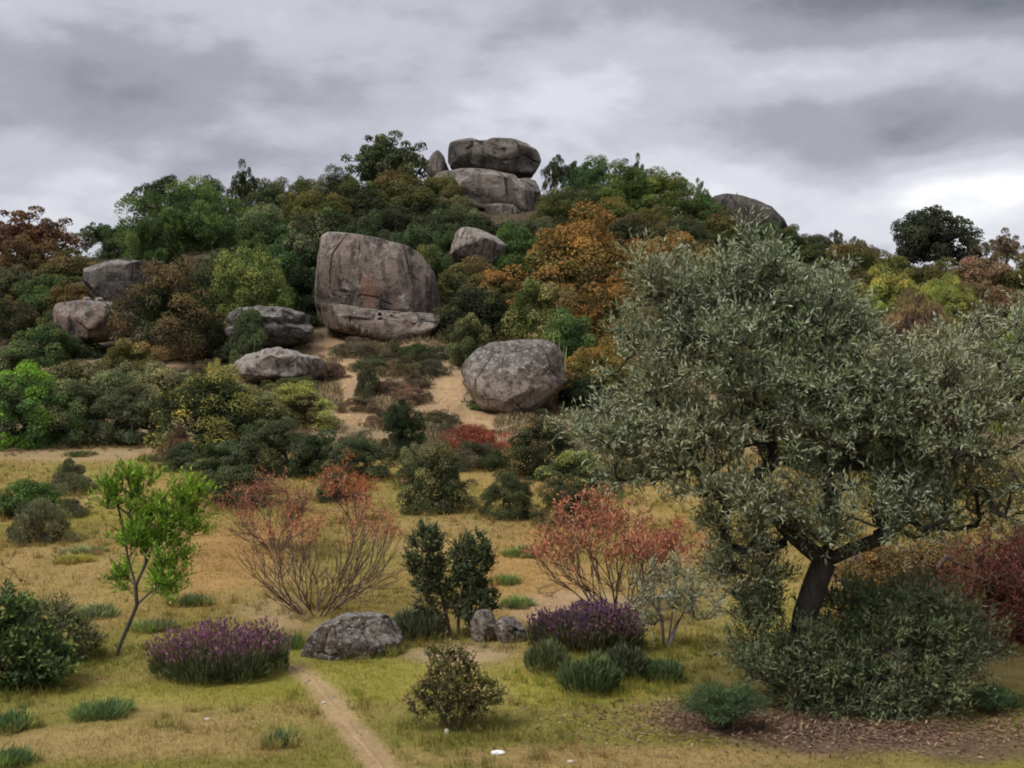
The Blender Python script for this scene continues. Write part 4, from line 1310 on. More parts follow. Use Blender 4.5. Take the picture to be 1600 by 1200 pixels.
cl_ = fbm((tg - foot) * 1.9, 17, 3)
tg = tg[cl_ > -0.20]
ctr = P3(1260, 640, OY)
rim = tg[rng.integers(0, len(tg), 90)]
out_ = (rim - ctr) / np.array([1.7, 1.0, 1.3])
rim = rim[np.linalg.norm(out_, axis=1) > .75]
tg = np.concatenate([tg, rim + unit(rim - ctr) * rng.uniform(.08, .24, (len(rim), 1)) + np.array([0, 0, .05])])
near_plant('olive_tree', foot, [trunk, limb_l, limb_m, limb_r], tg, 'large silvery olive tree with dark forked trunk and a wide dense crown', 'tree', 901,
           dict(twigs=8, tl=0.25, n=13, L=0.062, W=0.0135, up=.25, spread=1.0), M_OLIVE, M_OLIVEBARK, r_tip=0.004, r_exp=0.45, r_max=0.125, colours=('silver', 'pale', .3), sides=5)
olive = bpy.data.objects['olive_tree']
# shoots springing from its foot belong to the tree
rng2 = np.random.default_rng(31)
bl2 = [(1410, 1040, 115, 85, .55, 130, 0), (1350, 1108, 90, 36, .3, 60, -.1), (1420, 965, 95, 50, .5, 60, 0), (1185, 1000, 46, 76, .35, 44, 0), (1330, 985, 50, 66, .3, 40, .2), (1500, 1010, 56, 56, .4, 40, 0), (1190, 920, 50, 46, .3, 18, 0), (1300, 1060, 50, 50, .25, 36, -.1), (1225, 1060, 36, 40, .2, 18, -.15), (1258, 1020, 26, 50, .12, 14, -.25)]
t2 = np.concatenate([ellips_pts(rng2, P3(x, r, OY), (rx * pm, dz, rz * pm), n) + np.array([0, off_, 0]) for (x, r, rx, rz, dz, n, off_) in bl2]) - foot
t2[:, 2] = np.maximum(t2[:, 2], 0.06)
tp, bp, ends, dirs = skeleton([np.array([[.03, -.05, 0], [.12, -.1, .15]])], t2, rng2, .004, .36, 0, .03)
P, T, N, L, W, lobe, along, tw = sprays(rng2, ends, dirs, 8, .22, 13, .060, .0145, .35, 1.0)
P[:, 2] = np.maximum(P[:, 2], 0.01)
bs = add('base_shoots', leaf_mesh('base_shoots', P, T, N, L, W, .45 * rng2.random(len(ends))[lobe] + .55 * rng2.random(len(P)), rng2.random(len(P)), M_SHOOT), olive)
bs['leaf_color'], bs['tip_color'], bs['tip_amount'] = [0.092, 0.118, 0.048], [0.145, 0.170, 0.078], 0.3
add('shoot_stems', stem_mesh('shoot_stems', tp + bp, M_BARK, 4), olive)

# --- young light green tree
fx, fy = ray(180, 1026)
foot = np.array([fx, fy, zg1(fx, fy) - .02])
YT = fy
tr = [foot + [0, 0, -.05], P3(188, 1006, YT), P3(203, 972, YT), P3(214, 945, YT), P3(212, 915, YT)]
l1 = [P3(212, 915, YT), P3(200, 872, YT), P3(194, 835, YT), P3(184, 790, YT), P3(176, 755, YT)]
l2 = [P3(212, 915, YT), P3(228, 880, YT), P3(245, 840, YT), P3(262, 800, YT), P3(280, 765, YT)]
l3 = [P3(214, 945, YT), P3(235, 925, YT), P3(258, 912, YT)]
pm2 = YT / F
rng = np.random.default_rng(8)
bl = [(176, 780, 12, 34, .10, 12), (206, 775, 10, 36, .10, 12), (232, 752, 8, 8, .06, 3), (275, 805, 34, 32, .25, 30), (240, 835, 34, 34, .25, 28), (300, 785, 16, 26, .15, 11), (255, 870, 34, 30, .25, 22), (200, 845, 20, 30, .15, 10), (195, 912, 20, 12, .14, 8), (258, 918, 26, 16, .2, 15), (308, 832, 12, 8, .1, 4)]
tg = np.concatenate([ellips_pts(rng, P3(x, r, YT), (rx * pm2, dz, rz * pm2), n) for (x, r, rx, rz, dz, n) in bl])
near_plant('young_tree', foot, [tr, l1, l2, l3], tg, 'young slender tree with fresh bright green leaves and a leaning stem', 'tree', 902,
           dict(twigs=7, tl=.22, n=11, L=.056, W=.019, up=.75, spread=.8), r_tip=.0032, r_exp=.36, r_max=.026, wob=.06, colours=('fresh', 'lime', .25))

# --- forked dark shrub on the bank
fx, fy = ray(712, 1003)
fy += .15
foot = np.array([fx, fy, zg1(fx, fy) - .02])
pm3 = fy / F
Yf = fy
tr = [[foot + [-.03, 0, -.05], P3(700, 975, Yf), P3(690, 930, Yf), P3(676, 890, Yf), P3(665, 850, Yf)], [foot + [.02, 0, -.05], P3(716, 970, Yf), P3(724, 920, Yf), P3(732, 880, Yf), P3(738, 850, Yf)]]
rng = np.random.default_rng(12)
bl = [(664, 868, 27, 45, .2, 90), (675, 905, 26, 30, .18, 40), (737, 885, 30, 52, .22, 120), (744, 945, 30, 44, .22, 80), (705, 930, 16, 30, .12, 22), (670, 940, 20, 30, .15, 16)]
tg = np.concatenate([ellips_pts(rng, P3(x, r, Yf), (rx * pm3, dz, rz * pm3), n) for (x, r, rx, rz, dz, n) in bl])
near_plant('forked_shrub', foot, tr, tg, 'dark green shrub forking into two upright crowns on the earth bank', 'shrub', 903,
           dict(twigs=7, tl=.10, n=9, L=.036, W=.017, up=.5, spread=.8), r_tip=.003, r_exp=.36, r_max=.022, colours=('mid', 'grey', .35), part=('foliage', 'stems'))

# --- small brown-green shrub by the path
fx, fy = ray(710, 1140)
foot = np.array([fx, fy, zg1(fx, fy) - .02])
pm4 = fy / F
rng = np.random.default_rng(13)
tr = [[foot + [dx * .3, dy * .3, -.03], foot + [dx, dy, .12 + .05 * k], foot + [dx * 1.8, dy * 1.8, .28 + .06 * k]] for k, (dx, dy) in enumerate([(-.1, .02), (.1, .05), (.0, -.06), (.03, .1), (-.05, -.02)])]
bl = [(708, 1085, 58, 45, .28, 105), (700, 1040, 36, 22, .16, 30), (655, 1100, 20, 20, .12, 14), (765, 1090, 18, 26, .12, 14)]
tg = np.concatenate([ellips_pts(rng, P3(x, r, fy), (rx * pm4, dz, rz * pm4), n) for (x, r, rx, rz, dz, n) in bl])
near_plant('small_shrub', foot, tr, tg, 'small brown-green open shrub standing alone in the near grass', 'shrub', 904,
           dict(twigs=5, tl=.10, n=7, L=.036, W=.017, up=.4, spread=.8), bark=M_TWIG, r_tip=.0035, r_exp=.36, r_max=.016, colours=('olive', 'straw', .3), part=('foliage', 'stems'))

# --- bare twiggy shrub with red tips
def fan_shrub(name, px, row, dyy, height, spread, label, seed, stems, levels, colours, leaf_share, lean=0.0, leaf_low=0.62, r0=.016, bark=M_TWIG, twigs=3, leaf=.036):
    """many straight stems rising from one stool, forking again and again at narrow angles"""
    rng = np.random.default_rng(seed)
    fx, fy = ray(px, row)
    fy += dyy
    foot = np.array([fx, fy, zg1(fx, fy) - .02])
    root = empty(name, foot, label, 'shrub')
    paths, tips, tdirs = [], [], []

    def grow(p, d, ln, r, lev):
        k = 4
        pts, dd = [p], d
        for _ in range(k):
            dd = unit(dd + rng.normal(size=3) * .07 + np.array([0, 0, .05]))
            pts.append(pts[-1] + dd * ln / k)
        pts = np.array(pts)
        paths.append((pts, np.linspace(r, r * .72, k + 1)))
        if lev == 0:
            tips.append(pts[-1]); tdirs.append(dd)
            return
        for c in range(rng.integers(2, 4)):
            at = pts[-1] if c == 0 else pts[rng.integers(2, 5)]
            nd = unit(dd + rng.normal(size=3) * .34 + np.array([0, 0, .06]))
            grow(at, nd, ln * rng.uniform(.62, .92), r * .68, lev - 1)

    for i in range(stems):
        a = 2 * np.pi * (i + rng.random()) / stems
        tilt = spread * rng.uniform(.35, 1.0)
        d = unit(np.array([math.cos(a) * tilt + lean, math.sin(a) * tilt * .8, 1.0]))
        grow(np.array([math.cos(a) * .06, math.sin(a) * .06, -.04]), d, height * rng.uniform(.24, .34), r0 * rng.uniform(.7, 1.15), levels)
    add('stems', stem_mesh('stems', paths, bark, 4), root)
    tips, tdirs = np.array(tips), np.array(tdirs)
    m = (rng.random(len(tips)) < leaf_share) & (tips[:, 2] > height * leaf_low)
    P, T, N, L, W, lobe, along, tw = sprays(rng, tips[m], tdirs[m], twigs, .13, 6, leaf, leaf * .42, .3, .8)
    f = add('foliage', leaf_mesh('foliage', P, T, N, L, W, rng.random(len(P)), rng.random(len(P))), root)
    f['leaf_color'], f['tip_color'], f['tip_amount'] = list(COL[colours[0]]), list(COL[colours[1]]), colours[2]


fan_shrub('twiggy_shrub', 492, 968, .25, 1.5, 2.2, 'wide bare brown shrub fanning up behind the long lichen rock', 14, 18, 4, ('red', 'coral', .4), .85, r0=.011, leaf_low=.62)
fan_shrub('red_leaved_shrub', 430, 862, 0, 1.25, 1.5, 'soft red shrub just behind the bare twiggy shrub', 24, 12, 4, ('red', 'pink', .5), .95, r0=.010, leaf_low=.45)
fan_shrub('red_leaved_shrub', 556, 815, 0, 1.05, 1.0, 'small orange-red shrub beside the little dark shrub', 25, 8, 4, ('red', 'orange', .4), .95, r0=.009, leaf_low=.5)

# --- red-leaved shrub in front of the olive's western boughs
fan_shrub('red_leaved_shrub', 968, 972, .25, 1.5, 1.5, 'large many-stemmed shrub with coral-red leaves beside the olive', 26, 15, 4, ('coral', 'red', .4), 1.0, lean=.12, r0=.013, leaf_low=.5, twigs=3, leaf=.048)

# --- grey-green twiggy shrub between red shrub and olive
fx, fy = ray(1042, 1012)
foot = np.array([fx, fy, zg1(fx, fy) - .02])
pm7 = fy / F
rng = np.random.default_rng(16)
tr = [[foot + [0, 0, -.04], P3(1055, 980, fy), P3(1075, 945, fy)], [foot + [-.03, 0, -.04], P3(1035, 970, fy), P3(1015, 930, fy)], [foot + [.02, .1, -.04], P3(1050, 960, fy + .1), P3(1055, 910, fy + .1)]]
bl = [(1045, 920, 60, 45, .3, 60), (1090, 930, 50, 40, .3, 40), (1010, 950, 24, 40, .2, 20)]
tg = np.concatenate([ellips_pts(rng, P3(x, r, fy), (rx * pm7, dz, rz * pm7), n) for (x, r, rx, rz, dz, n) in bl])
near_plant('twiggy_shrub', foot, tr, tg, 'thin grey-green twiggy shrub between red-leaved shrub and olive trunk', 'shrub', 907,
           dict(twigs=4, tl=.13, n=6, L=.045, W=.014, up=.4, spread=.8), M_OLIVE, M_GREYTWIG, r_tip=.004, r_exp=.4, r_max=.02, colours=('silver', 'wood', .2), part=('foliage', 'stems'))

# --- dark red dried tangle at the picture edge, and a brown one behind the trunk
for (cx0, row0, bl, cols, lab, sd, bk) in (
    (1545, 1040, [(1545, 930, 90, 90, .6, 120), (1590, 870, 70, 60, .5, 60), (1520, 990, 60, 50, .4, 40)], ('maroon', 'rust', .4), 'dark red dried tangle of twigs at the picture edge', 17, M_TWIG),
    (1400, 960, [(1400, 890, 90, 55, .5, 90), (1470, 880, 60, 50, .4, 40), (1340, 900, 40, 40, .3, 26)], ('rust', 'orange', .35), 'brown dried shrub with grey stems seen past the olive\'s trunk', 18, M_GREYTWIG)):
    fx, fy = ray(cx0, row0)
    fy += .8
    foot = np.array([fx, fy, zg1(fx, fy) - .02])
    q = fy / F
    rng = np.random.default_rng(sd)
    tr = [[foot + [dx * .3, dy, -.03], foot + [dx, dy, .3], foot + [dx * 2, dy * 1.5, .6]] for dx, dy in ((-.2, .05), (.15, -.1), (0, .15), (.05, 0))]
    tg = np.concatenate([ellips_pts(rng, P3(x, r, fy), (rx * q, dz, rz * q), n) for (x, r, rx, rz, dz, n) in bl])
    near_plant('dry_shrub', foot, tr, tg, lab, 'shrub', 910 + sd, dict(twigs=5, tl=.2, n=7, L=.05, W=.016, up=.0, spread=1.1), bark=bk, r_tip=.005, r_exp=.38, r_max=.025, colours=cols, part=('foliage', 'stems'))

# --- bushy elder at the picture edge, with a grey-green neighbour
fx, fy = ray(40, 1076)
foot = np.array([fx, fy, zg1(fx, fy) - .02])
q = fy / F
rng = np.random.default_rng(19)
tr = [[foot + [dx * .3, dy, -.03], foot + [dx, dy, .2], foot + [dx * 2, dy * 1.5, .4]] for dx, dy in ((-.25, .05), (.1, -.1), (-.1, .15))]
bl = [(20, 1020, 75, 50, .4, 110), (-30, 980, 60, 60, .4, 50), (75, 1040, 38, 36, .3, 40), (15, 960, 40, 26, .25, 26)]
tg = np.concatenate([ellips_pts(rng, P3(x, r, fy), (rx * q, dz, rz * q), n) for (x, r, rx, rz, dz, n) in bl])
near_plant('leafy_bush', foot, tr, tg, 'dense dark green leafy bush at the picture edge in the near grass', 'bush', 930,
           dict(twigs=5, tl=.13, n=7, L=.062, W=.03, up=.3, spread=.9), r_tip=.004, r_exp=.38, r_max=.02, colours=('green', 'bright', .25), part=('foliage', 'stems'))
fx, fy = ray(100, 1034)
foot = np.array([fx, fy, zg1(fx, fy) - .02])
q = fy / F
tr = [[foot + [dx * .3, dy, -.03], foot + [dx, dy, .15], foot + [dx * 2, dy * 1.5, .3]] for dx, dy in ((-.15, .05), (.1, -.05), (0, .1))]
bl = [(105, 985, 36, 26, .3, 46), (75, 965, 40, 22, .3, 36), (130, 1005, 26, 22, .25, 20)]
tg = np.concatenate([ellips_pts(rng, P3(x, r, fy), (rx * q, dz, rz * q), n) for (x, r, rx, rz, dz, n) in bl])
near_plant('leafy_bush', foot, tr, tg, 'airy grey-green bush behind the dense leafy bush', 'bush', 931,
           dict(twigs=5, tl=.13, n=7, L=.05, W=.016, up=.3, spread=.9), r_tip=.004, r_exp=.38, r_max=.02, colours=('grey', 'bright', .3), part=('foliage', 'stems'))
# dead brown sprig leaning in at the edge
fx, fy = ray(-10, 1000)
foot = np.array([fx, fy, zg1(fx, fy) - .02])
tr = [[foot, P3(-6, 950, fy), P3(8, 920, fy), P3(22, 890, fy)]]
rng = np.random.default_rng(20)
tg = np.array([P3(x, r, fy + .05 * k) for k, (x, r) in enumerate([(5, 884), (30, 905), (44, 938), (20, 870), (38, 950), (10, 930)])])
near_plant('dead_sprig', foot, tr, tg, 'dead brown sprig sticking up over the dense leafy bush', 'plant', 932, dict(twigs=4, tl=.08, n=6, L=.03, W=.014, up=.2, spread=.7), bark=M_TWIG, colours=('rust', 'brown', .4), r_tip=.003, r_exp=.3, wob=.02, part=('foliage', 'stems'))


# --- lavender: a cushion of upright grey-green leaves, stalks and purple heads above
def lavender(spots, label, seed, flower_amt, hflow, col_leaf, col_fl, col_fl2, group='lavender clumps on the near grass'):
    rng = np.random.default_rng(seed)
    x0, r0 = spots[0][0], spots[0][2]
    fx, fy = ray(x0, r0)
    foot = np.array([fx, fy, zg1(fx, fy) - .02])
    root = empty('lavender', foot, label, 'lavender', group)
    Ps, Ts, Ls, sp, spT, spL = [], [], [], [], [], []
    for (x, top, base, w, dy) in spots:
        X, Y = ray(x, base)
        Y += dy
        z = zg1(X, Y)
        q = Y / F
        h = (base - top) * q
        hw = w * q / 2
        n = int(5200 * hw * hw / .25 + 800)
        a = rng.uniform(0, 2 * np.pi, n)
        rr = np.sqrt(rng.random(n)) * hw
        p = np.column_stack([X + rr * np.cos(a), Y + .8 * rr * np.sin(a), np.zeros(n)])
        prof = np.sqrt(np.clip(1 - (rr / hw) ** 2 * .75, 0, 1))
        lump = 1 + .35 * fbm(p[:, :2] * 5.0, seed, 3)
        p[:, 2] = z + rng.random(n) ** .6 * h * prof * .72 * lump
        t = unit(np.column_stack([np.cos(a) * rr / hw * .6, np.sin(a) * rr / hw * .6, np.ones(n) * 1.0]) + rng.normal(size=(n, 3)) * .22)
        Ps.append(p); Ts.append(t); Ls.append(h * rng.uniform(.16, .34, n))
        m = int(n * flower_amt)
        a = rng.uniform(0, 2 * np.pi, m)
        rr = np.sqrt(rng.random(m)) * hw * 1.04
        prof = np.sqrt(np.clip(1 - (rr / hw) ** 2 * .75, 0, 1))
        p = np.column_stack([X + rr * np.cos(a), Y + .8 * rr * np.sin(a), z + h * prof * .72 * (1 + .35 * fbm(np.column_stack([X + rr * np.cos(a), Y + .8 * rr * np.sin(a)]) * 5.0, seed, 3))])
        t = unit(np.column_stack([np.cos(a) * rr / hw * .35, np.sin(a) * rr / hw * .35, np.ones(m)]) + rng.normal(size=(m, 3)) * .12)
        sp.append(p); spT.append(t); spL.append(hflow * rng.uniform(.35, 1.4, m))
    P, T, L = np.concatenate(Ps) - foot, np.concatenate(Ts), np.concatenate(Ls)
    o = add('foliage', leaf_mesh('foliage', P, T, unit(sph(rng, len(P)) + [0, -.4, .2]), L, np.full(len(P), .009) * rng.uniform(.6, 1.4, len(P)), rng.random(len(P)), rng.random(len(P))), root)
    o['leaf_color'], o['tip_color'], o['tip_amount'] = list(col_leaf), list(COL['grey']), .25
    P, T, L = np.concatenate(sp) - foot, np.concatenate(spT), np.concatenate(spL)
    m = len(P)
    if m:
        V1, Q1 = leaf_quads(P, T, unit(sph(rng, m)), L, np.full(m, .005))
        add('stalks', make_mesh('stalks', V1, Q1, M_LEAF, {'rnd': rng.random(m), 'tip': rng.random(m)}), root)
        s = root.children[-1]
        s['leaf_color'], s['tip_color'], s['tip_amount'] = [.15, .12, .085], [.12, .12, .07], .4
        hp = np.repeat(P + T * (L * .82)[:, None], 4, 0)
        hT = unit(np.repeat(T, 4, 0) + rng.normal(size=(4 * m, 3)) * .25)
        hN = sph(rng, 4 * m)
        o = add('flower_heads', leaf_mesh('flower_heads', hp, hT, hN, rng.uniform(.025, .05, 4 * m), rng.uniform(.010, .02, 4 * m), rng.random(4 * m), np.repeat(rng.random(m), 4)), root)
        o['leaf_color'], o['tip_color'], o['tip_amount'] = list(col_fl), list(col_fl2), .62
        o['kind'] = 'stuff'
    return root


LAVG = (.10, .125, .058)
PUR, PUR2 = (.185, .085, .17), (.25, .18, .155)
lavender([(340, 996, 1056, 116, .1), (276, 1006, 1062, 76, 0), (408, 992, 1054, 76, .05), (374, 1000, 1062, 84, -.05), (312, 1004, 1066, 84, -.05)],
         'wide lavender bush with purple heads west of the footpath', 41, .12, .19, LAVG, (.22, .09, .20), PUR2)
lavender([(910, 965, 1030, 110, .3), (865, 968, 1028, 70, .35), (965, 972, 1032, 80, .3), (935, 962, 1024, 100, .5)], 'broad deep-purple lavender bush behind the green clumps', 42, .14, .13, (.10, .10, .06), (.15, .06, .165), (.22, .14, .14))
lavender([(855, 998, 1054, 66, 0)], 'green lavender clump closest to the dark blocky stone', 43, .0, .10, LAVG, PUR, PUR2)
lavender([(916, 1014, 1084, 82, 0), (935, 1014, 1078, 60, -.05)], 'green lavender clump standing forward of the others, closest to camera', 44, .0, .10, (.09, .13, .055), PUR, PUR2)
lavender([(978, 1004, 1064, 72, 0)], 'dull green lavender clump between the forward clump and outermost one', 45, .0, .12, (.07, .085, .045), PUR, PUR2)
lavender([(1035, 1020, 1066, 62, 0)], 'small bright green lavender clump closest to the olive tree', 46, .0, .1, (.10, .15, .06), PUR, PUR2)
lavender([(655, 942, 1003, 78, 0.05), (640, 955, 1000, 60, 0)], 'grey-green lavender clump between lichen rock and forked shrub', 47, .0, .14, (.105, .13, .07), (.2, .10, .09), PUR2)


# --- fennel at the olive's foot
def fennel(x, top, base, w, label, seed, n=150):
    rng = np.random.default_rng(seed)
    fx, fy = ray(x, base)
    fy -= .1
    foot = np.array([fx, fy, zg1(fx, fy)])
    root = empty('fennel', foot, label, 'plant')
    q = fy / F
    h, hw = (base - top) * q, w * q / 2
    paths, P, T, L = [], [], [], []
    for i in range(n):
        a = rng.uniform(0, 2 * np.pi)
        reach = hw * rng.uniform(.3, 1.0)
        top_h = h * rng.uniform(.55, 1.0) * (1.15 - .45 * reach / hw)
        t = np.linspace(0, 1, 6)
        pts = np.column_stack([np.cos(a) * reach * t ** 1.2, np.sin(a) * reach * .7 * t ** 1.2, top_h * (1.6 * t - .65 * t * t)])
        pts[:, 2] = np.maximum(pts[:, 2], .01)
        paths.append((pts, np.linspace(.004, .0012, 6)))
        m = 90
        f = rng.uniform(.35, 1, m)
        base_p = np.column_stack([np.interp(f, t, pts[:, k]) for k in range(3)])
        d = unit(pts[-1] - pts[-2])
        tt = unit(sph(rng, m) + d * .6 + [0, 0, .2])
        P.append(base_p + sph(rng, m) * .015); T.append(tt); L.append(rng.uniform(.03, .075, m))
    P, T, L = np.concatenate(P), np.concatenate(T), np.concatenate(L)
    o = add('foliage', leaf_mesh('foliage', P, T, sph(rng, len(P)), L, np.full(len(P), .0042), rng.random(len(P)), rng.random(len(P))), root)
    o['leaf_color'], o['tip_color'], o['tip_amount'] = [.08, .125, .06], [.11, .16, .08], .3
    add('stems', stem_mesh('stems', paths, M_BARK, 3), root)


fennel(1130, 1056, 1140, 150, 'feathery blue-green fennel drooping at the olive tree\'s foot', 51)
fennel(1545, 1070, 1112, 70, 'small feathery fennel in the grass beyond the olive shoots', 52, 60)

# --- spiky pale plant behind the rounded boulder
rng = np.random.default_rng(61)
X, Y = (876 - 800) / F * 43.5, 43.5
foot = np.array([X, Y, zg1(X, Y)])
top = CZ + (600 - 505) / F * Y - foot[2]
m = 20
a = rng.uniform(0, 6.28, m)
T = unit(np.column_stack([np.cos(a) * .12, np.sin(a) * .12, np.ones(m)]))
root = empty('spiky_plant', foot, 'pale upright spiky plant poking up behind the rounded boulder', 'plant')
P = np.column_stack([rng.normal(size=m) * .09, rng.normal(size=m) * .09, np.zeros(m)])
o = add('foliage', leaf_mesh('foliage', P, T, unit(sph(rng, m) + [0, -1, 0]), top * rng.uniform(.5, .95, m), np.full(m, .06), rng.random(m), rng.random(m)), root)
o['leaf_color'], o['tip_color'], o['tip_amount'] = [.25, .29, .13], [.3, .33, .16], .4

# --- litter and stones on the near grass
M_STONE, t = new_mat('pale_stone')
co = t.nodes.new('ShaderNodeTexCoord').outputs['Object']
out_surface(t, principled(t, ramp(t, noise_tex(t, co, 40, 4), [(.3, (.36, .32, .27)), (.7, (.58, .53, .46))]), .9, .15))


def little(name, px, row, w, h, d, mat, label, seed, cat):
    X, Y = ray(px, row)
    V, Fc = ICO[3]
    s = np.array([w, d, h]) * Y / F / 2
    Pt = np.sign(V) * np.abs(V) ** .8 * s
    Pt = Pt * (1 + .25 * fbm(V * 2.2 + seed, seed, 3))[:, None]
    return add(name, make_mesh(name, Pt, Fc, mat, smooth=False), None, (X, Y, zg1(X, Y) + s[2] * .6), label=label, category=cat)


m, t = new_mat('white_plastic')
out_surface(t, principled(t, (0.8, 0.8, 0.78), 0.45, 0.4))
little('plastic_scrap', 778, 1180, 22, 7, 12, m, 'crumpled scrap of white plastic lying in the near grass', 3, 'litter')
little('stone', 506, 1101, 7, 5, 7, M_STONE, 'tiny pale stone on the near footpath', 4, 'stone')
little('stone', 892, 1192, 12, 5, 8, M_STONE, 'small flat pale stone in the grass past the white plastic', 5, 'stone')
little('stone', 698, 1146, 8, 8, 8, M_STONE, 'tiny pale stone under the small brown-green shrub', 6, 'stone')
little('stone', 323, 1126, 9, 5, 8, M_STONE, 'tiny pale stone in the grass below the western lavender', 7, 'stone')

# ------------------------------------------------------------------ ground cover that nobody could count
M_BLADE, t = new_mat('grass_blade')
c = attr(t, 'bcol').outputs['Color']
tr_ = t.nodes.new('ShaderNodeBsdfTranslucent')
t.links.new(c, tr_.inputs[0])
mx = t.nodes.new('ShaderNodeMixShader')
mx.inputs[0].default_value = .3
t.links.new(principled(t, c, .7, .2), mx.inputs[1])
t.links.new(tr_.outputs[0], mx.inputs[2])
out_surface(t, mx.outputs[0])

rng = np.random.default_rng(99)
n = 170000
Y = 7.5 * (46 / 7.5) ** rng.random(n)
X = rng.uniform(-.56, .56, n) * Y
Z = zg(X, Y)
col = ground_rgb(X, Y, Z)
px, row = to_px(X, Y, Z)
bare = sstep(0.26, 0.36, col[:, 2] / np.maximum(col[:, 0], .01))     # pale earth shows more blue
dark_litter = col[:, 0] < .16
bare = bare * (1 - .5 * sstep(31, 35, Y))
cl_n = fbm(np.column_stack([X * 1.3, Y * 1.3]), 71, 3)
keep = (rng.random(n) < (1 - .93 * bare) * (0.35 + .65 * sstep(-.4, .3, cl_n))) & ~(dark_litter & (rng.random(n) < .85)) & (path_mask(px, row, 0 * px) < .15 + .6 * rng.random(n))
X, Y, Z, col, cl_n = X[keep], Y[keep], Z[keep], col[keep], cl_n[keep]
k = 3
X, Y, Z, cl_n = (np.repeat(v, k) for v in (X, Y, Z, cl_n))
col = np.repeat(col, k, 0)
m = len(X)
sp_ = .018 * Y / 9
P = np.column_stack([X + rng.normal(size=m) * sp_, Y + rng.normal(size=m) * sp_, Z - .005])
H = (.022 + .035 * rng.random(m) ** 2 + .02 * np.clip(cl_n, 0, 1)) * (Y / 10) ** .55
T = unit(np.column_stack([rng.normal(size=m) * .5, rng.normal(size=m) * .5, np.ones(m)]))
W = .0055 * (Y / 10) ** .8 * rng.uniform(.6, 1.4, m)
side = unit(np.cross(T, sph(rng, m))) * W[:, None] * .5
V = np.stack([P - side, P + side, P + T * H[:, None]], 1).reshape(-1, 3)
v = rng.uniform(.75, 1.3, m)[:, None] * np.where(rng.random(m)[:, None] < .25, np.array([[1.15, 1.0, .95]]), np.array([[.95, 1.05, .85]]))
# taller tufts, thickest round the feet of bushes and stones
feet = [(o.location.x, o.location.y, max(.12, abs(o.scale[0]) if o.type == 'EMPTY' and o.scale[0] != 1 else .35)) for o in bpy.data.objects if o.parent is None and o.get('category') and 8 < o.location.y < 38]
tx, ty = [], []
for (a_, b_, r_) in feet:
    q = int(14 + 40 * min(r_, 1.0))
    an = rng.uniform(0, 6.28, q)
    rr_ = r_ * rng.uniform(.75, 1.35, q)
    tx.append(a_ + np.cos(an) * rr_); ty.append(b_ + np.sin(an) * rr_)
q = 5200
yy_ = 8 * (34 / 8) ** rng.random(q)
xx_ = rng.uniform(-.5, .5, q) * yy_
sel = fbm(np.column_stack([xx_ * .6, yy_ * .6]), 83, 3) > .02
tx.append(xx_[sel]); ty.append(yy_[sel])
tx, ty = np.concatenate(tx), np.concatenate(ty)
tz_ = zg(tx, ty)
tcol = ground_rgb(tx, ty, tz_)
pm_ = path_mask(*to_px(tx, ty, tz_), 0 * tx) < .3
tx, ty, tz_, tcol = tx[pm_], ty[pm_], tz_[pm_], tcol[pm_]
kb = 14
th_ = np.repeat(rng.uniform(.05, .17, len(tx)) * (ty / 12) ** .25, kb)
TX_, TY_, TZ_ = np.repeat(tx, kb), np.repeat(ty, kb), np.repeat(tz_, kb)
m2 = len(TX_)
kind_ = np.repeat(rng.random(len(tx)), kb)
tc_ = np.repeat(tcol, kb, 0) * np.where(kind_[:, None] < .45, np.array([[.62, .85, .6]]), np.array([[1.1, 1.05, 1.0]]))
P2 = np.column_stack([TX_ + rng.normal(size=m2) * .025, TY_ + rng.normal(size=m2) * .025, TZ_ - .01])
T2 = unit(np.column_stack([rng.normal(size=m2) * .45, rng.normal(size=m2) * .45, np.ones(m2)]))
S2 = unit(np.cross(T2, sph(rng, m2))) * (.0035 * (TY_ / 10) ** .8)[:, None]
V2 = np.stack([P2 - S2, P2 + S2, P2 + T2 * (th_ * rng.uniform(.5, 1.2, m2))[:, None]], 1).reshape(-1, 3)
V = np.concatenate([V, V2])
col = np.concatenate([np.clip(col * v, .01, .8), np.clip(tc_ * rng.uniform(.75, 1.25, m2)[:, None], .01, .8)])
v = 1.0
m = m + m2
grass = add('grass', make_mesh('grass', V, np.arange(3 * m).reshape(-1, 3), M_BLADE, {'bcol': np.clip(col * v, .01, .8)}), kind='stuff', label='short patchy grass, green near and straw-coloured beyond')

# undergrowth between the hill trees
n = 30000
Y = rng.uniform(57, 112, n)
X = rng.uniform(-.5, .5, n) * Y
Z = zg(X, Y)
T = unit(np.column_stack([rng.normal(size=n) * .6, rng.normal(size=n) * .6, np.ones(n)]))
P = np.column_stack([X, Y, Z - .02]) + sph(rng, n) * np.array([.1, .1, 0])
P[:, 2] += rng.random(n) ** 2 * .5
me = leaf_mesh('undergrowth', P, T, unit(sph(rng, n) + [0, -.3, .5]), rng.uniform(.10, .3, n), rng.uniform(.03, .09, n), rng.random(n), rng.random(n))
ug = add('undergrowth', me, kind='stuff', label='low dark undergrowth between the trees of the hill')
ug['leaf_color'], ug['tip_color'], ug['tip_amount'] = list(COL['dark']), list(COL['olive']), .4

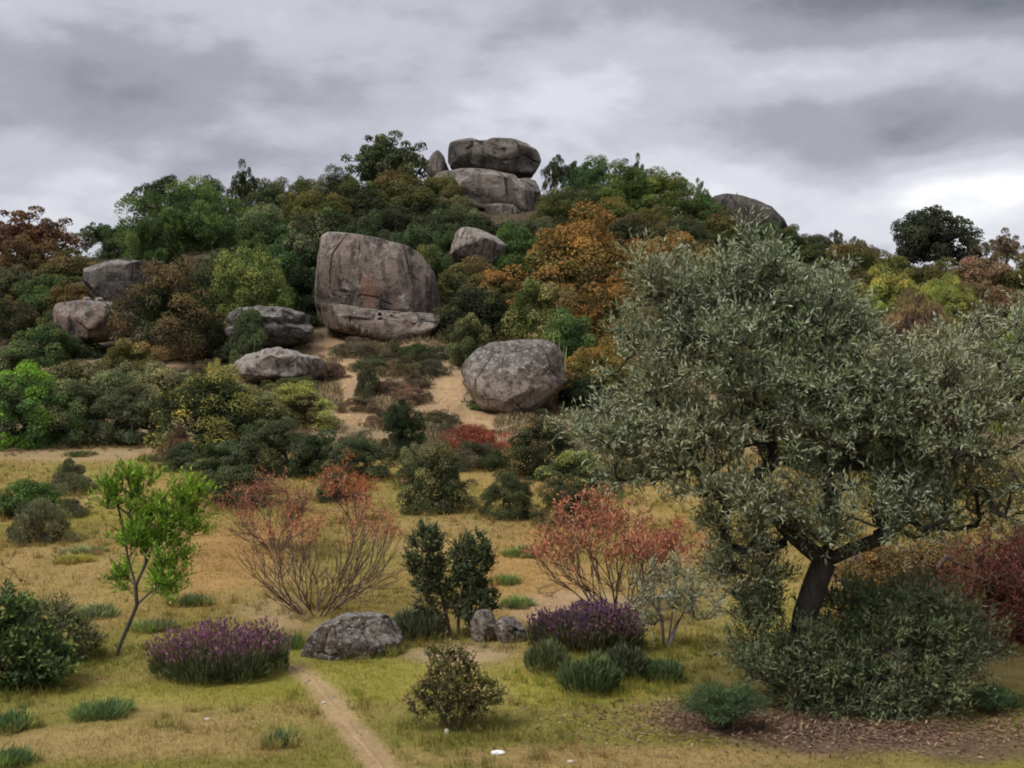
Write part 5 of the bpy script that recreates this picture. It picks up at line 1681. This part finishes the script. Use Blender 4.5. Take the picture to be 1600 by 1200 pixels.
# dry leaves lying under the olive
n = 9000
X0, Y0 = ray(1330, 1130)
X = X0 + rng.normal(size=n) * 1.15
Y = Y0 + rng.normal(size=n) * .45
ok = (Y > 9) & (Y < 12)
X, Y = X[ok], Y[ok]
n = len(X)
P = np.column_stack([X, Y, zg(X, Y) + .006 + .012 * rng.random(n)])
T = unit(sph(rng, n) * np.array([1, 1, .3]))
me = leaf_mesh('fallen_leaves', P, T, unit(sph(rng, n) * .6 + [0, 0, 1]), rng.uniform(.03, .075, n), rng.uniform(.010, .022, n), rng.random(n), rng.random(n))
fl = add('fallen_leaves', me, kind='stuff', label='brown fallen leaves on the bare earth under the olive tree')
fl['leaf_color'], fl['tip_color'], fl['tip_amount'] = [.17, .11, .08], [.30, .22, .15], .3

# dry heath, too small to tell apart, spreading over the slope between the sandy tracks
n = 56000
Y = rng.uniform(32, 54, n)
X = rng.uniform(-.22, .10, n) * Y
Z = zg(X, Y)
px, row = to_px(X, Y, Z)
onpath = np.zeros(n)
for (x, r, rx, ry, c, st) in patches:
    if c is SAND:
        onpath = np.maximum(onpath, 1 - sstep(.6, 1.1, np.sqrt(((px - x) / rx) ** 2 + ((row - r) / ry) ** 2)))
cln = fbm(np.column_stack([X * .9, Y * .9]), 91, 4) - .9 * onpath + .20
ok = cln > .0
X, Y, Z, cln = X[ok], Y[ok], Z[ok], cln[ok]
n = len(X)
P = np.column_stack([X, Y, Z - .01])
T = unit(np.column_stack([rng.normal(size=n) * .5, rng.normal(size=n) * .5, np.ones(n)]))
me = leaf_mesh('dry_heath', P, T, unit(sph(rng, n) + [0, -.5, .3]), (.08 + .5 * np.clip(cln, 0, .4)) * rng.uniform(.6, 1.3, n), rng.uniform(.02, .05, n), rng.random(n), rng.random(n))
dh = add('dry_heath', me, kind='stuff', label='thin dry heath and grass on the slope between sandy tracks')
dh['leaf_color'], dh['tip_color'], dh['tip_amount'] = [.20, .165, .10], [.26, .20, .12], .4

# pebbles on the tracks and bare earth
n = 2600
pts = []
for (x, r, rx, ry, c, st) in patches:
    if c is SAND or c is DIRT:
        q = 90
        for px_, r_ in zip(x + rng.normal(size=q) * rx * .5, r + rng.normal(size=q) * ry * .5):
            if 540 < r_ < 1190:
                pts.append((px_, r_))
for i_ in range(len(FP) - 1):
    for f_ in rng.random(22):
        pts.append((FP[i_][0] * (1 - f_) + FP[i_ + 1][0] * f_ + rng.normal() * 12, FP[i_][1] * (1 - f_) + FP[i_ + 1][1] * f_))
W_ = np.array([ray(a, b) for a, b in pts if b < 1280])
zz = zg(W_[:, 0], W_[:, 1])
oct_v = np.array([[1, 0, 0], [-1, 0, 0], [0, 1, 0], [0, -1, 0], [0, 0, 1], [0, 0, -1.]])
oct_f = np.array([[0, 2, 4], [2, 1, 4], [1, 3, 4], [3, 0, 4], [2, 0, 5], [1, 2, 5], [3, 1, 5], [0, 3, 5]])
k = len(W_)
sz = (.004 + .012 * rng.random(k) ** 4) * (W_[:, 1] / 12) ** .7
V = np.column_stack([W_, zz + sz * .3])[:, None, :] + oct_v[None] * sz[:, None, None] * rng.uniform(.6, 1.4, (k, 6, 1)) * np.array([1.2, 1, .6])
M_PEB, t = new_mat('pebble')
out_surface(t, principled(t, (.30, .235, .17), .95, .1))
add('pebbles', make_mesh('pebbles', V.reshape(-1, 3), (oct_f[None] + 6 * np.arange(k)[:, None, None]).reshape(-1, 3), M_PEB), kind='stuff', label='small brown pebbles scattered on tracks and bare earth')
